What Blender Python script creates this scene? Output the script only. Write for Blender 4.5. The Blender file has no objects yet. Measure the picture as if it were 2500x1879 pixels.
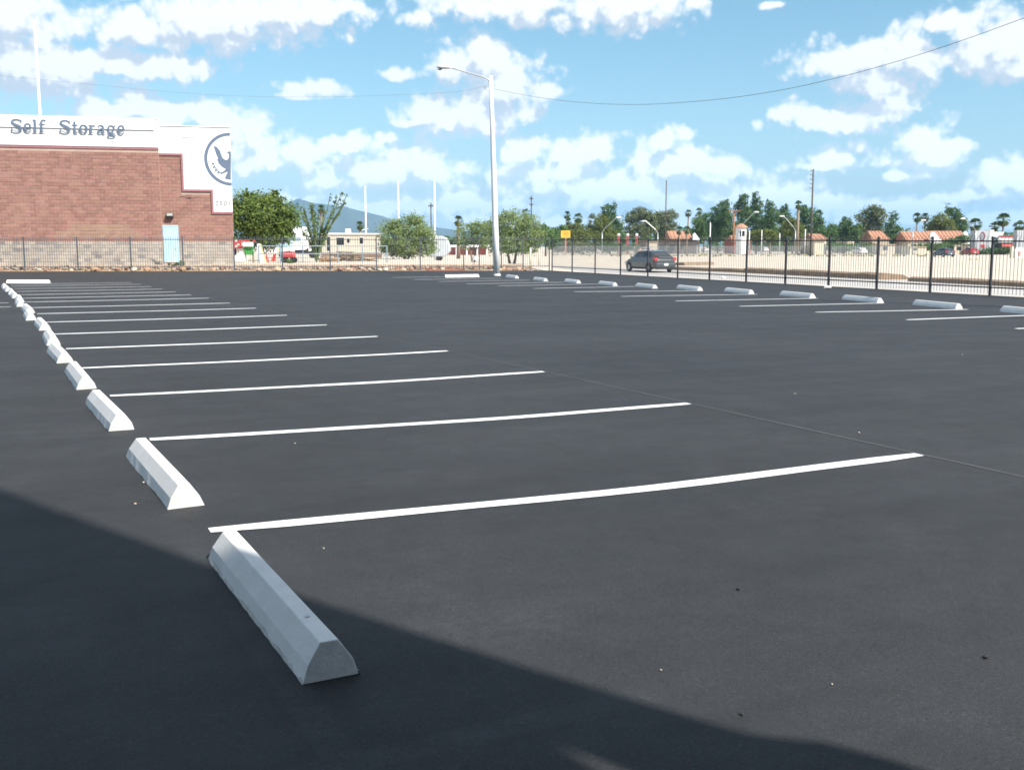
import bpy, bmesh, math, random
import numpy as np
from mathutils import Vector, Matrix
R_ = math.radians
PI = math.pi
random.seed(7); rng = np.random.default_rng(7)
scene = bpy.context.scene
COL = scene.collection

# ------------------------------------------------------------------ camera
FPX, YAW, PITCH, CAMH = 2579.8, 0.4656, -0.1305, 1.433
cam_d = bpy.data.cameras.new('camera'); cam = bpy.data.objects.new('camera', cam_d); COL.objects.link(cam)
cam.location = (0, 0, CAMH); cam.rotation_euler = (PI/2 + PITCH, 0, -YAW)
cam_d.sensor_width = 36; cam_d.lens = FPX/2500*36; cam_d.clip_end = 40000; cam_d.clip_start = 0.05
scene.camera = cam
FH = Vector((math.sin(YAW), math.cos(YAW), 0)); RH = Vector((math.cos(YAW), -math.sin(YAW), 0))
_F = FH*math.cos(PITCH) + Vector((0, 0, math.sin(PITCH))); _U = RH.cross(_F)
def ray(px, py):
    return _F + RH*((px-1250)/FPX) - _U*((py-939.5)/FPX)
def PT(px, py, d):                       # the point seen in that direction at forward distance d
    r = ray(px, py); return Vector((0, 0, CAMH)) + r*(d/r.dot(FH))
def G(px, py, z=0.0):                    # the point of a level ground seen there
    r = ray(px, py); return Vector((0, 0, CAMH)) + r*((z-CAMH)/r.z)
def AT(px, d, z=0.0):                    # plan position of a column of the view at distance d
    p = PT(px, 601, d); return Vector((p.x, p.y, z))
def HZ(px, py, d): return PT(px, py, d).z
def PXM(d): return d/FPX                 # metres per source pixel

# ------------------------------------------------------------------ sun and sky
SUN_EL = R_(46.0); SUN_XY = Vector((0.395, -0.92, 0)).normalized()
SUN_DIR = SUN_XY*math.cos(SUN_EL) + Vector((0, 0, math.sin(SUN_EL)))
sl = bpy.data.lights.new('sun', 'SUN'); sun = bpy.data.objects.new('sun', sl); COL.objects.link(sun)
sl.energy = 4.9; sl.angle = R_(0.55); sl.color = (1.0, 0.955, 0.89)
sun.rotation_euler = SUN_DIR.to_track_quat('Z', 'Y').to_euler(); sun.location = (20, -40, 60)
scene.view_settings.view_transform = 'Standard'; scene.view_settings.look = 'None'
scene.view_settings.gamma = 1; scene.view_settings.use_curve_mapping = False
scene.view_settings.exposure = 0.9
scene.cycles.use_denoising = True; scene.cycles.filter_width = 1.7
scene.cycles.max_bounces = 6; scene.cycles.transparent_max_bounces = 24; scene.cycles.volume_bounces = 0
scene.cycles.caustics_reflective = False; scene.cycles.caustics_refractive = False

world = bpy.data.worlds.new('World'); scene.world = world; world.use_nodes = True
wn, wl = world.node_tree.nodes, world.node_tree.links
wn.clear()
def N(nt, t, **kw):
    n = nt.nodes.new(t)
    for k, v in kw.items():
        if k == 'ins':
            for a, b in v.items(): n.inputs[a].default_value = b
        else: setattr(n, k, v)
    return n
# clouds: a field of ellipses (u right, v up; radians from the view's heading) roughened by noise
CL = [(40,45,150,60),(330,62,105,45),(430,52,170,55),(560,30,200,42),(690,12,110,26),(250,132,170,32),(340,142,95,28),
(55,130,125,72),(90,185,160,36),(285,217,75,22),(250,243,105,22),(390,243,130,34),(480,272,85,42),(545,300,75,44),(560,350,66,34),
(672,192,58,19),(640,207,42,7),(712,194,22,15),(858,158,34,12),
(1045,118,52,46),(980,142,62,36),(1080,182,105,54),(1182,196,44,18),(950,226,54,28),(1000,254,126,38),(1100,242,70,30),(892,266,36,11),
(1010,8,130,32),(1180,8,180,44),(1330,14,140,44),(1508,6,26,15),(900,45,34,20),
(1668,12,24,8),(2160,88,110,64),(2200,140,90,36),(2040,48,95,20),(1820,128,92,34),(1950,122,105,44),(1900,178,100,30),
(1830,248,134,32),(1910,235,75,32),(1725,248,56,15),(1810,338,68,24),(1768,358,44,9),(1852,316,26,15),
(1990,308,52,38),(2045,320,50,20),(1960,382,48,13),(2005,350,70,30),
(765,308,75,20),(830,298,28,15),(800,372,150,34),(905,358,105,42),(650,330,60,26),(720,395,95,22),
(1130,322,56,34),(1255,332,105,34),(1180,375,150,38),(1430,300,46,24),(1482,288,26,16),(1450,352,120,36),(1560,364,100,26),
(1340,412,330,42),(1650,425,150,24),(2190,384,62,40),(2100,425,110,18),(1960,445,170,18),(800,442,330,24),(2250,470,200,18),(700,455,170,26),(1000,440,150,22),(1200,450,180,26),(1480,455,170,30),(1760,440,110,20),(1900,470,160,22),(300,440,300,30),(2100,480,160,20),(1300,480,600,22)]
ng = bpy.data.node_groups.new('cloud_field', 'ShaderNodeTree')
ng.interface.new_socket('P', in_out='INPUT', socket_type='NodeSocketVector')
ng.interface.new_socket('F', in_out='OUTPUT', socket_type='NodeSocketFloat')
gi = N(ng, 'NodeGroupInput'); go = N(ng, 'NodeGroupOutput')
K = FPX/1.1302
nz0 = N(ng, 'ShaderNodeTexNoise', noise_dimensions='2D', ins={'Scale': 26.0, 'Detail': 3.0, 'Roughness': 0.55})
ng.links.new(gi.outputs[0], nz0.inputs['Vector'])
wv = N(ng, 'ShaderNodeVectorMath', operation='MULTIPLY_ADD'); ng.links.new(nz0.outputs['Color'], wv.inputs[0])
wv.inputs[1].default_value = (0.013, 0.010, 0); ng.links.new(gi.outputs[0], wv.inputs[2])
acc = None
for (cx, cy, rx, ry) in CL:
    r = ray(cx*1.1302, cy*1.1302).normalized()
    u0 = math.atan2(r.dot(RH), r.dot(FH)) + .0065; v0 = math.asin(r.z) + .005
    a, b = rx/K, ry/K
    m = N(ng, 'ShaderNodeVectorMath', operation='MULTIPLY_ADD'); ng.links.new(wv.outputs[0], m.inputs[0])
    m.inputs[1].default_value = (1/a, 1/b, 0); m.inputs[2].default_value = (-u0/a, -v0/b, 0)
    ln = N(ng, 'ShaderNodeVectorMath', operation='LENGTH'); ng.links.new(m.outputs[0], ln.inputs[0])
    if acc is None: acc = ln.outputs['Value']
    else:
        sm = N(ng, 'ShaderNodeMath', operation='SMOOTH_MIN'); ng.links.new(acc, sm.inputs[0]); ng.links.new(ln.outputs['Value'], sm.inputs[1])
        sm.inputs[2].default_value = 0.35; acc = sm.outputs[0]
# beyond the frame the same kind of scattered cloud goes on
sp = N(ng, 'ShaderNodeSeparateXYZ'); ng.links.new(gi.outputs[0], sp.inputs[0])
nzo = N(ng, 'ShaderNodeTexNoise', noise_dimensions='2D', ins={'Scale': 4.6, 'Detail': 2.0, 'Roughness': 0.5})
ng.links.new(gi.outputs[0], nzo.inputs['Vector'])
om = N(ng, 'ShaderNodeMath', operation='MULTIPLY_ADD', ins={1: -9.0, 2: 5.9}); ng.links.new(nzo.outputs['Fac'], om.inputs[0])
au = N(ng, 'ShaderNodeMath', operation='ABSOLUTE'); ng.links.new(sp.outputs['X'], au.inputs[0])
mu = N(ng, 'ShaderNodeMapRange', interpolation_type='SMOOTHSTEP', ins={1: 0.47, 2: 0.54, 3: 0.0, 4: 1.0}); ng.links.new(au.outputs[0], mu.inputs[0])
mv = N(ng, 'ShaderNodeMapRange', interpolation_type='SMOOTHSTEP', ins={1: 0.235, 2: 0.29, 3: 0.0, 4: 1.0}); ng.links.new(sp.outputs['Y'], mv.inputs[0])
mo = N(ng, 'ShaderNodeMath', operation='MAXIMUM'); ng.links.new(mu.outputs[0], mo.inputs[0]); ng.links.new(mv.outputs[0], mo.inputs[1])
off = N(ng, 'ShaderNodeMath', operation='MULTIPLY_ADD', ins={1: -6.0, 2: 6.0}); ng.links.new(mo.outputs[0], off.inputs[0])
oo = N(ng, 'ShaderNodeMath', operation='ADD'); ng.links.new(om.outputs[0], oo.inputs[0]); ng.links.new(off.outputs[0], oo.inputs[1])
sm = N(ng, 'ShaderNodeMath', operation='SMOOTH_MIN', ins={2: 0.2}); ng.links.new(acc, sm.inputs[0]); ng.links.new(oo.outputs[0], sm.inputs[1])
nz = N(ng, 'ShaderNodeTexNoise', noise_dimensions='2D', ins={'Scale': 30.0, 'Detail': 9.0, 'Roughness': 0.57, 'Lacunarity': 2.1})
ng.links.new(gi.outputs[0], nz.inputs['Vector'])
vo = N(ng, 'ShaderNodeTexVoronoi', voronoi_dimensions='2D', feature='SMOOTH_F1', ins={'Scale': 46.0, 'Detail': 2.0, 'Roughness': 0.6, 'Smoothness': 0.6})
ng.links.new(wv.outputs[0], vo.inputs['Vector'])
f1 = N(ng, 'ShaderNodeMath', operation='SUBTRACT', ins={0: 1.48}); ng.links.new(sm.outputs[0], f1.inputs[1])
f2 = N(ng, 'ShaderNodeMath', operation='MULTIPLY_ADD', ins={1: 1.3, 2: -0.65}); ng.links.new(nz.outputs['Fac'], f2.inputs[0])
f3 = N(ng, 'ShaderNodeMath', operation='MULTIPLY_ADD', ins={1: -0.85, 2: 0.38}); ng.links.new(vo.outputs['Distance'], f3.inputs[0])
s1 = N(ng, 'ShaderNodeMath', operation='ADD'); ng.links.new(f1.outputs[0], s1.inputs[0]); ng.links.new(f2.outputs[0], s1.inputs[1])
s2 = N(ng, 'ShaderNodeMath', operation='ADD'); ng.links.new(s1.outputs[0], s2.inputs[0]); ng.links.new(f3.outputs[0], s2.inputs[1])
ng.links.new(s2.outputs[0], go.inputs[0])

nt = world.node_tree
tc = N(nt, 'ShaderNodeTexCoord')
def dotn(v):
    d = N(nt, 'ShaderNodeVectorMath', operation='DOT_PRODUCT'); wl.new(tc.outputs['Generated'], d.inputs[0]); d.inputs[1].default_value = v
    return d.outputs['Value']
dr_, df_, dz_ = dotn(RH), dotn(FH), dotn((0, 0, 1))
uu = N(nt, 'ShaderNodeMath', operation='ARCTAN2'); wl.new(dr_, uu.inputs[0]); wl.new(df_, uu.inputs[1])
vv = N(nt, 'ShaderNodeMath', operation='ARCSINE'); wl.new(dz_, vv.inputs[0])
cb = N(nt, 'ShaderNodeCombineXYZ'); wl.new(uu.outputs[0], cb.inputs[0]); wl.new(vv.outputs[0], cb.inputs[1])
g1 = N(nt, 'ShaderNodeGroup', node_tree=ng); wl.new(cb.outputs[0], g1.inputs[0])
sh = N(nt, 'ShaderNodeVectorMath', operation='ADD'); wl.new(cb.outputs[0], sh.inputs[0]); sh.inputs[1].default_value = (0.006, 0.020, 0)
g2 = N(nt, 'ShaderNodeGroup', node_tree=ng); wl.new(sh.outputs[0], g2.inputs[0])
dens = N(nt, 'ShaderNodeMapRange', interpolation_type='SMOOTHSTEP', ins={1: -0.16, 2: 0.62, 3: 0.0, 4: 1.0}); wl.new(g1.outputs[0], dens.inputs[0])
dif = N(nt, 'ShaderNodeMath', operation='SUBTRACT'); wl.new(g1.outputs[0], dif.inputs[0]); wl.new(g2.outputs[0], dif.inputs[1])
shd = N(nt, 'ShaderNodeMapRange', interpolation_type='SMOOTHSTEP', ins={1: -0.40, 2: 0.34, 3: 0.0, 4: 1.0}); wl.new(dif.outputs[0], shd.inputs[0])
sky = N(nt, 'ShaderNodeTexSky', sky_type='NISHITA', sun_disc=False, sun_elevation=SUN_EL,
        sun_rotation=math.atan2(SUN_XY.x, SUN_XY.y), air_density=1.0, dust_density=1.0, ozone_density=1.6, altitude=700)
ccol = N(nt, 'ShaderNodeMix', data_type='RGBA'); wl.new(shd.outputs[0], ccol.inputs[0])
ccol.inputs[6].default_value = (4.5, 4.95, 5.6, 1); ccol.inputs[7].default_value = (7.7, 7.75, 7.8, 1)
sat = N(nt, 'ShaderNodeHueSaturation', ins={'Hue': 0.478, 'Saturation': 1.10, 'Value': 1.0}); wl.new(sky.outputs[0], sat.inputs['Color'])
lowb = N(nt, 'ShaderNodeMapRange', ins={1: 0.0, 2: 0.13, 3: 1.7, 4: 1.0}); wl.new(vv.outputs[0], lowb.inputs[0])
cl2 = N(nt, 'ShaderNodeVectorMath', operation='SCALE'); wl.new(ccol.outputs[2], cl2.inputs[0]); wl.new(lowb.outputs[0], cl2.inputs['Scale'])
mix = N(nt, 'ShaderNodeMix', data_type='RGBA'); wl.new(dens.outputs[0], mix.inputs[0]); wl.new(sat.outputs[0], mix.inputs[6]); wl.new(cl2.outputs[0], mix.inputs[7])
bg = N(nt, 'ShaderNodeBackground', ins={'Strength': 0.083}); wl.new(mix.outputs[2], bg.inputs[0])
wo = N(nt, 'ShaderNodeOutputWorld'); wl.new(bg.outputs[0], wo.inputs[0])
world.cycles.sampling_method = 'MANUAL'; world.cycles.sample_map_resolution = 512

# ------------------------------------------------------------------ materials
MAT = {}
def mat(name, col, rough=0.7, metal=0.0, spec=0.4, var=0.0, scale=6.0, detail=5.0, bump=0.0, bscale=None, col2=None, rand=0.0, trans=0.0, coat=0.0, island=False):
    """principled surface; var/col2: noise variation in object space; rand: per-object (or per-island) value change"""
    if name in MAT: return MAT[name]
    m = bpy.data.materials.new(name); m.use_nodes = True; t = m.node_tree
    b = t.nodes['Principled BSDF']; o = t.nodes['Material Output']
    b.inputs['Roughness'].default_value = rough; b.inputs['Metallic'].default_value = metal
    b.inputs['Specular IOR Level'].default_value = spec; b.inputs['Coat Weight'].default_value = coat
    src = None
    c = (*col, 1)
    tcn = N(t, 'ShaderNodeTexCoord')
    if var or col2:
        nzz = N(t, 'ShaderNodeTexNoise', ins={'Scale': scale, 'Detail': detail, 'Roughness': 0.6}); t.links.new(tcn.outputs['Object'], nzz.inputs['Vector'])
        mr = N(t, 'ShaderNodeMapRange', ins={1: 0.3, 2: 0.7, 3: 0, 4: 1}); t.links.new(nzz.outputs['Fac'], mr.inputs[0])
        mx = N(t, 'ShaderNodeMix', data_type='RGBA'); t.links.new(mr.outputs[0], mx.inputs[0])
        c2 = (*col2, 1) if col2 else tuple(min(1, x*(1+var)) for x in col)+(1,)
        c1 = c if col2 else tuple(x*(1-var) for x in col)+(1,)
        mx.inputs[6].default_value = c1; mx.inputs[7].default_value = c2; src = mx.outputs[2]
    if rand:
        if island: r_ = N(t, 'ShaderNodeNewGeometry').outputs['Random Per Island']
        else: r_ = N(t, 'ShaderNodeObjectInfo').outputs['Random']
        hs = N(t, 'ShaderNodeHueSaturation')
        vr = N(t, 'ShaderNodeMapRange', ins={1: 0, 2: 1, 3: 1-rand, 4: 1+rand}); t.links.new(r_, vr.inputs[0]); t.links.new(vr.outputs[0], hs.inputs['Value'])
        h7 = N(t, 'ShaderNodeMath', operation='MULTIPLY', ins={1: 7.31}); t.links.new(r_, h7.inputs[0])
        hf = N(t, 'ShaderNodeMath', operation='FRACT'); t.links.new(h7.outputs[0], hf.inputs[0])
        hr = N(t, 'ShaderNodeMapRange', ins={1: 0, 2: 1, 3: 0.5-rand*0.05, 4: 0.5+rand*0.05}); t.links.new(hf.outputs[0], hr.inputs[0]); t.links.new(hr.outputs[0], hs.inputs['Hue'])
        if src: t.links.new(src, hs.inputs['Color'])
        else: hs.inputs['Color'].default_value = c
        src = hs.outputs[0]
    if src: t.links.new(src, b.inputs['Base Color'])
    else: b.inputs['Base Color'].default_value = c
    if bump:
        nb = N(t, 'ShaderNodeTexNoise', ins={'Scale': bscale or scale*4, 'Detail': 6.0, 'Roughness': 0.65}); t.links.new(tcn.outputs['Object'], nb.inputs['Vector'])
        bp = N(t, 'ShaderNodeBump', ins={'Strength': 1.0, 'Distance': bump}); t.links.new(nb.outputs['Fac'], bp.inputs['Height']); t.links.new(bp.outputs[0], b.inputs['Normal'])
    if trans:
        tr = N(t, 'ShaderNodeBsdfTranslucent'); ms = N(t, 'ShaderNodeMixShader', ins={0: trans})
        if src: t.links.new(src, tr.inputs[0])
        else: tr.inputs[0].default_value = c
        t.links.new(b.outputs[0], ms.inputs[1]); t.links.new(tr.outputs[0], ms.inputs[2]); t.links.new(ms.outputs[0], o.inputs[0])
    MAT[name] = m; return m

def asphalt_material():
    m = bpy.data.materials.new('sealed_asphalt'); m.use_nodes = True; t = m.node_tree; b = t.nodes['Principled BSDF']
    tcn = N(t, 'ShaderNodeTexCoord'); P = tcn.outputs['Object']
    def noise(scale, detail, rough=0.6, vec=P):
        n = N(t, 'ShaderNodeTexNoise', ins={'Scale': scale, 'Detail': detail, 'Roughness': rough}); t.links.new(vec, n.inputs['Vector']); return n.outputs['Fac']
    def mr(x, a, b_, c, d):
        n = N(t, 'ShaderNodeMapRange', ins={1: a, 2: b_, 3: c, 4: d}); t.links.new(x, n.inputs[0]); return n.outputs[0]
    def mul(x, y):
        n = N(t, 'ShaderNodeMath', operation='MULTIPLY'); t.links.new(x, n.inputs[0]); t.links.new(y, n.inputs[1]); return n.outputs[0]
    mp = N(t, 'ShaderNodeMapping'); mp.inputs['Rotation'].default_value = (0, 0, 0.42); mp.inputs['Scale'].default_value = (0.35, 2.2, 1); t.links.new(P, mp.inputs['Vector'])
    streak = mr(noise(0.8, 4, 0.55, mp.outputs[0]), 0.3, 0.7, 0.90, 1.10)
    big = mr(noise(0.33, 5), 0.3, 0.7, 0.85, 1.15)
    mid = mr(noise(3.5, 6, 0.7), 0.3, 0.7, 0.88, 1.12)
    fine = mul(mr(noise(260, 3, 0.75), 0.3, 0.7, 0.66, 1.34), mr(noise(55, 4, 0.7), 0.3, 0.7, 0.86, 1.14))
    vp = N(t, 'ShaderNodeTexVoronoi', ins={'Scale': 95.0}); t.links.new(P, vp.inputs['Vector'])
    pit = mr(vp.outputs['Distance'], 0.0, 0.16, 0.0, 1.0)
    pm = mr(noise(0.55, 3, 0.5), 0.50, 0.66, 0.0, 1.0)                 # worn coat where pits show
    pd = N(t, 'ShaderNodeMix', data_type='FLOAT'); t.links.new(pm, pd.inputs[0]); pd.inputs[2].default_value = 1.0
    pit2 = mr(pit, 0, 1, 0.25, 1.0); t.links.new(pit2, pd.inputs[3])
    sx = N(t, 'ShaderNodeSeparateXYZ'); t.links.new(P, sx.inputs[0])
    def sub(x, c):
        n = N(t, 'ShaderNodeMath', operation='SUBTRACT', ins={1: c}); t.links.new(x, n.inputs[0])
        m_ = N(t, 'ShaderNodeMath', operation='ABSOLUTE'); t.links.new(n.outputs[0], m_.inputs[0]); return m_.outputs[0]
    gw = noise(9.0, 4, 0.7)
    b1 = mul(mr(sub(sx.outputs['X'], .84), .045, .07, 1.0, 0.0), mr(sx.outputs['Y'], 4.2, 6.0, 1.0, 0.0))
    b2 = mul(mr(sub(sx.outputs['Y'], 2.70), .04, .07, 1.0, 0.0), mr(sx.outputs['X'], 1.4, 2.1, 1.0, 0.0))
    gm = N(t, 'ShaderNodeMath', operation='MAXIMUM'); t.links.new(b1, gm.inputs[0]); t.links.new(b2, gm.inputs[1])
    ghost = mr(mul(gm.outputs[0], mr(gw, 0.35, 0.65, 0.3, 1.0)), 0, 1, 1.0, 1.32)
    dust = mr(mul(mr(noise(0.9, 6, 0.65), 0.52, 0.72, 0.0, 1.0), mr(noise(14, 5, 0.7), 0.35, 0.65, 0.0, 1.0)), 0, 1, 1.0, 1.35)
    vw = N(t, 'ShaderNodeTexVoronoi', ins={'Scale': 150.0}); t.links.new(P, vw.inputs['Vector'])
    vs_ = N(t, 'ShaderNodeSeparateColor'); t.links.new(vw.outputs['Color'], vs_.inputs[0])
    grit = mul(mr(vs_.outputs[0], 0.90, 0.97, 1.0, 1.4), mr(vs_.outputs[1], 0.03, 0.12, 0.72, 1.0))
    fine = mul(fine, grit)
    k = mul(mul(mul(mul(streak, big), mul(mid, fine)), pd.outputs[0]), mul(ghost, dust))
    cc = N(t, 'ShaderNodeVectorMath', operation='SCALE'); cc.inputs[0].default_value = (0.0308, 0.0318, 0.0342); t.links.new(k, cc.inputs['Scale'])
    t.links.new(cc.outputs[0], b.inputs['Base Color'])
    t.links.new(mr(noise(1.3, 4), 0.3, 0.7, 0.62, 0.74), b.inputs['Roughness']); b.inputs['Specular IOR Level'].default_value = 0.20
    h = N(t, 'ShaderNodeMath', operation='MULTIPLY_ADD', ins={1: 0.5}); t.links.new(pd.outputs[0], h.inputs[0]); t.links.new(noise(170, 4, 0.7), h.inputs[2])
    bp = N(t, 'ShaderNodeBump', ins={'Strength': 0.55, 'Distance': 0.005}); t.links.new(h.outputs[0], bp.inputs['Height'])
    und = N(t, 'ShaderNodeBump', ins={'Strength': 0.5, 'Distance': 0.02}); t.links.new(noise(1.6, 2), und.inputs['Height']); t.links.new(und.outputs[0], bp.inputs['Normal'])
    t.links.new(bp.outputs[0], b.inputs['Normal'])
    return m

M_ASPH = asphalt_material()
M_DIRT = mat('pale_dirt', (0.45, 0.385, 0.31), 0.95, spec=0.1, scale=0.35, detail=9, col2=(0.56, 0.495, 0.415), bump=0.03, bscale=5)
M_ROAD = mat('worn_road', (0.40, 0.38, 0.36), 0.9, spec=0.2, var=0.12, scale=0.5, bump=0.004, bscale=40)
M_PAINT = mat('white_road_paint', (0.80, 0.81, 0.80), 0.55, var=0.05, scale=9, bump=0.0015, bscale=160)
M_CHALK = mat('chalk', (0.13, 0.135, 0.14), 0.9, var=0.3, scale=3)
M_CONC = mat('cast_concrete', (0.72, 0.705, 0.685), 0.85, spec=0.25, col2=(0.80, 0.79, 0.775), scale=7, detail=10, bump=0.002, bscale=70)
M_CONC2 = mat('cut_concrete', (0.52, 0.52, 0.50), 0.9, spec=0.2, var=0.16, scale=14, detail=8, bump=0.003, bscale=90)
M_HOLE = mat('rusty_pin', (0.035, 0.03, 0.028), 0.8)
M_STEEL = mat('black_steel', (0.036, 0.039, 0.046), 0.55, spec=0.4)
M_BRICK = mat('red_block', (0.268, 0.138, 0.110), 0.9, spec=0.15, col2=(0.318, 0.177, 0.143), scale=2.3, rand=0.14, bump=0.006, bscale=30)
M_BRICKS = mat('red_block_wall', (0.268, 0.138, 0.110), 0.9, spec=0.15, col2=(0.318, 0.177, 0.143), scale=2.3, rand=0.14, island=True, bump=0.006, bscale=30)
M_BRICKP = mat('dusty_block', (0.31, 0.195, 0.145), 0.95, spec=0.1, var=0.1, scale=3, rand=0.07)
M_BRICKPS = mat('dusty_block_wall', (0.31, 0.195, 0.145), 0.95, spec=0.1, var=0.1, scale=3, rand=0.07, island=True)
M_MORTAR = mat('mortar', (0.44, 0.325, 0.265), 0.95, spec=0.1, var=0.1, scale=2)
M_BLOCK = mat('grey_block', (0.42, 0.37, 0.31), 0.95, spec=0.1, var=0.10, scale=2.5, rand=0.08, bump=0.006, bscale=30)
M_BLOCKD = mat('grey_block_dark', (0.29, 0.265, 0.245), 0.95, spec=0.1, var=0.12, scale=2.5, rand=0.12)
M_WHITE = mat('white_stucco', (0.80, 0.79, 0.77), 0.85, spec=0.2, var=0.03, scale=1.2, bump=0.003, bscale=30)
M_TRIM = mat('maroon_trim', (0.32, 0.14, 0.15), 0.6, var=0.1, scale=4)
M_NAVY = mat('slate_blue_paint', (0.125, 0.165, 0.235), 0.5, var=0.08, scale=5)
M_NUM = mat('grey_numerals', (0.27, 0.26, 0.26), 0.6)
M_DOOR = mat('pale_blue_door', (0.40, 0.58, 0.72), 0.5, var=0.05, scale=3)
M_POLE = mat('white_pole_paint', (0.80, 0.80, 0.79), 0.45, var=0.06, scale=3)
M_GALV = mat('galvanised', (0.38, 0.40, 0.42), 0.4, metal=0.6, var=0.1, scale=8)
M_BLUEPIPE = mat('light_blue_pipe', (0.21, 0.29, 0.36), 0.5, var=0.1, scale=6)
M_WOOD = mat('weathered_pole', (0.085, 0.068, 0.06), 0.9, var=0.25, scale=5, bump=0.01, bscale=20)
M_WOODP = mat('pale_wood', (0.31, 0.21, 0.13), 0.9, var=0.25, scale=7)
M_BARK = mat('bark', (0.15, 0.115, 0.085), 0.95, var=0.25, scale=5, bump=0.02, bscale=14)
M_PALMT = mat('palm_bark', (0.23, 0.175, 0.125), 0.95, var=0.2, scale=6, bump=0.02, bscale=14)
def leafm(n, c, c2=None, r=0.32): return mat(n, c, 0.7, spec=0.18, rand=r, island=True, trans=0.38)
M_LF1 = leafm('leaf_mesquite', (0.145, 0.205, 0.050)); M_LF2 = leafm('leaf_palo_verde', (0.215, 0.28, 0.11))
M_LF3 = leafm('leaf_pine', (0.100, 0.170, 0.062)); M_LF4 = leafm('leaf_eucalyptus', (0.165, 0.195, 0.095))
M_LF5 = leafm('leaf_palm', (0.09, 0.14, 0.05)); M_LF6 = leafm('leaf_olive', (0.155, 0.185, 0.045)); M_LF7 = leafm('leaf_ash', (0.12, 0.20, 0.07))
M_LFD = leafm('dry_frond', (0.26, 0.20, 0.11)); M_OCO = mat('ocotillo_cane', (0.115, 0.155, 0.062), 0.8, var=0.25, scale=6)
M_TILE = mat('clay_tile', (0.40, 0.20, 0.125), 0.85, var=0.18, scale=1.6, bump=0.02, bscale=12)
M_CREAM = mat('cream_stucco', (0.60, 0.53, 0.41), 0.9, var=0.06, scale=1)
M_TAN = mat('tan_stucco', (0.44, 0.36, 0.26), 0.9, var=0.08, scale=1)
M_DARKG = mat('tinted_glass', (0.018, 0.022, 0.025), 0.08, spec=0.6)
M_RED = mat('red_paint', (0.46, 0.06, 0.055), 0.5, var=0.06, scale=4)
M_GREEN = mat('green_paint', (0.05, 0.30, 0.06), 0.5, var=0.08, scale=4)
M_YELLOW = mat('yellow_sign', (0.66, 0.42, 0.05), 0.5, var=0.06, scale=3)
M_PINK = mat('faded_red_post', (0.50, 0.24, 0.20), 0.6, var=0.1, scale=4)
M_WPAINT = mat('white_enamel', (0.78, 0.78, 0.77), 0.35, coat=0.2, var=0.02, scale=2)
M_BRICKRED = mat('red_pillar', (0.34, 0.10, 0.08), 0.85, var=0.15, scale=4)
M_CARG = mat('grey_car_paint', (0.085, 0.095, 0.10), 0.26, metal=0.45, spec=0.5, coat=0.6)
M_TYRE = mat('tyre_rubber', (0.02, 0.02, 0.02), 0.85); M_RIM = mat('alloy', (0.42, 0.43, 0.44), 0.35, metal=0.7)
M_LAMPR = mat('red_lens', (0.55, 0.03, 0.03), 0.2, spec=0.6)
M_BLK = mat('black_plastic', (0.025, 0.025, 0.027), 0.6)
M_CARB = mat('blue_car_paint', (0.06, 0.075, 0.10), 0.25, metal=0.3, coat=0.6); M_CARR = mat('red_car_paint', (0.30, 0.05, 0.05), 0.25, coat=0.6)
M_CARP = mat('peach_car_paint', (0.62, 0.36, 0.26), 0.35, coat=0.4)
M_ROCKS = [mat('rock_tan', (0.40, 0.29, 0.20), 0.95, var=0.2, scale=8, rand=0.25), mat('rock_rust', (0.33, 0.20, 0.13), 0.95, var=0.2, scale=8, rand=0.25), mat('rock_pale', (0.48, 0.40, 0.31), 0.95, var=0.15, scale=8, rand=0.2)]
M_MULCH = mat('red_mulch', (0.24, 0.10, 0.06), 0.95, var=0.3, scale=12, bump=0.02, bscale=30)
M_BANK = mat('shade_brown_earth', (0.25, 0.18, 0.125), 0.95, var=0.25, scale=2.5, bump=0.06, bscale=6)  # tan earth, the shade on the bank's face put into the colour
M_MTN = mat('mountain_rock', (0.060, 0.068, 0.045), 0.95, spec=0.0, scale=0.002, detail=8, col2=(0.10, 0.095, 0.065))
M_SILVER = mat('silver_trailer', (0.55, 0.57, 0.58), 0.4, metal=0.2, var=0.05, scale=2)
M_PURPLE = mat('navy_cloth', (0.05, 0.045, 0.20), 0.8); M_PEBBLE = mat('pebble', (0.42, 0.36, 0.29), 0.9, rand=0.3); M_PAPER = mat('paper', (0.78, 0.77, 0.74), 0.8)
M_PALEY = mat('pale_yellow', (0.70, 0.62, 0.30), 0.7)

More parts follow.
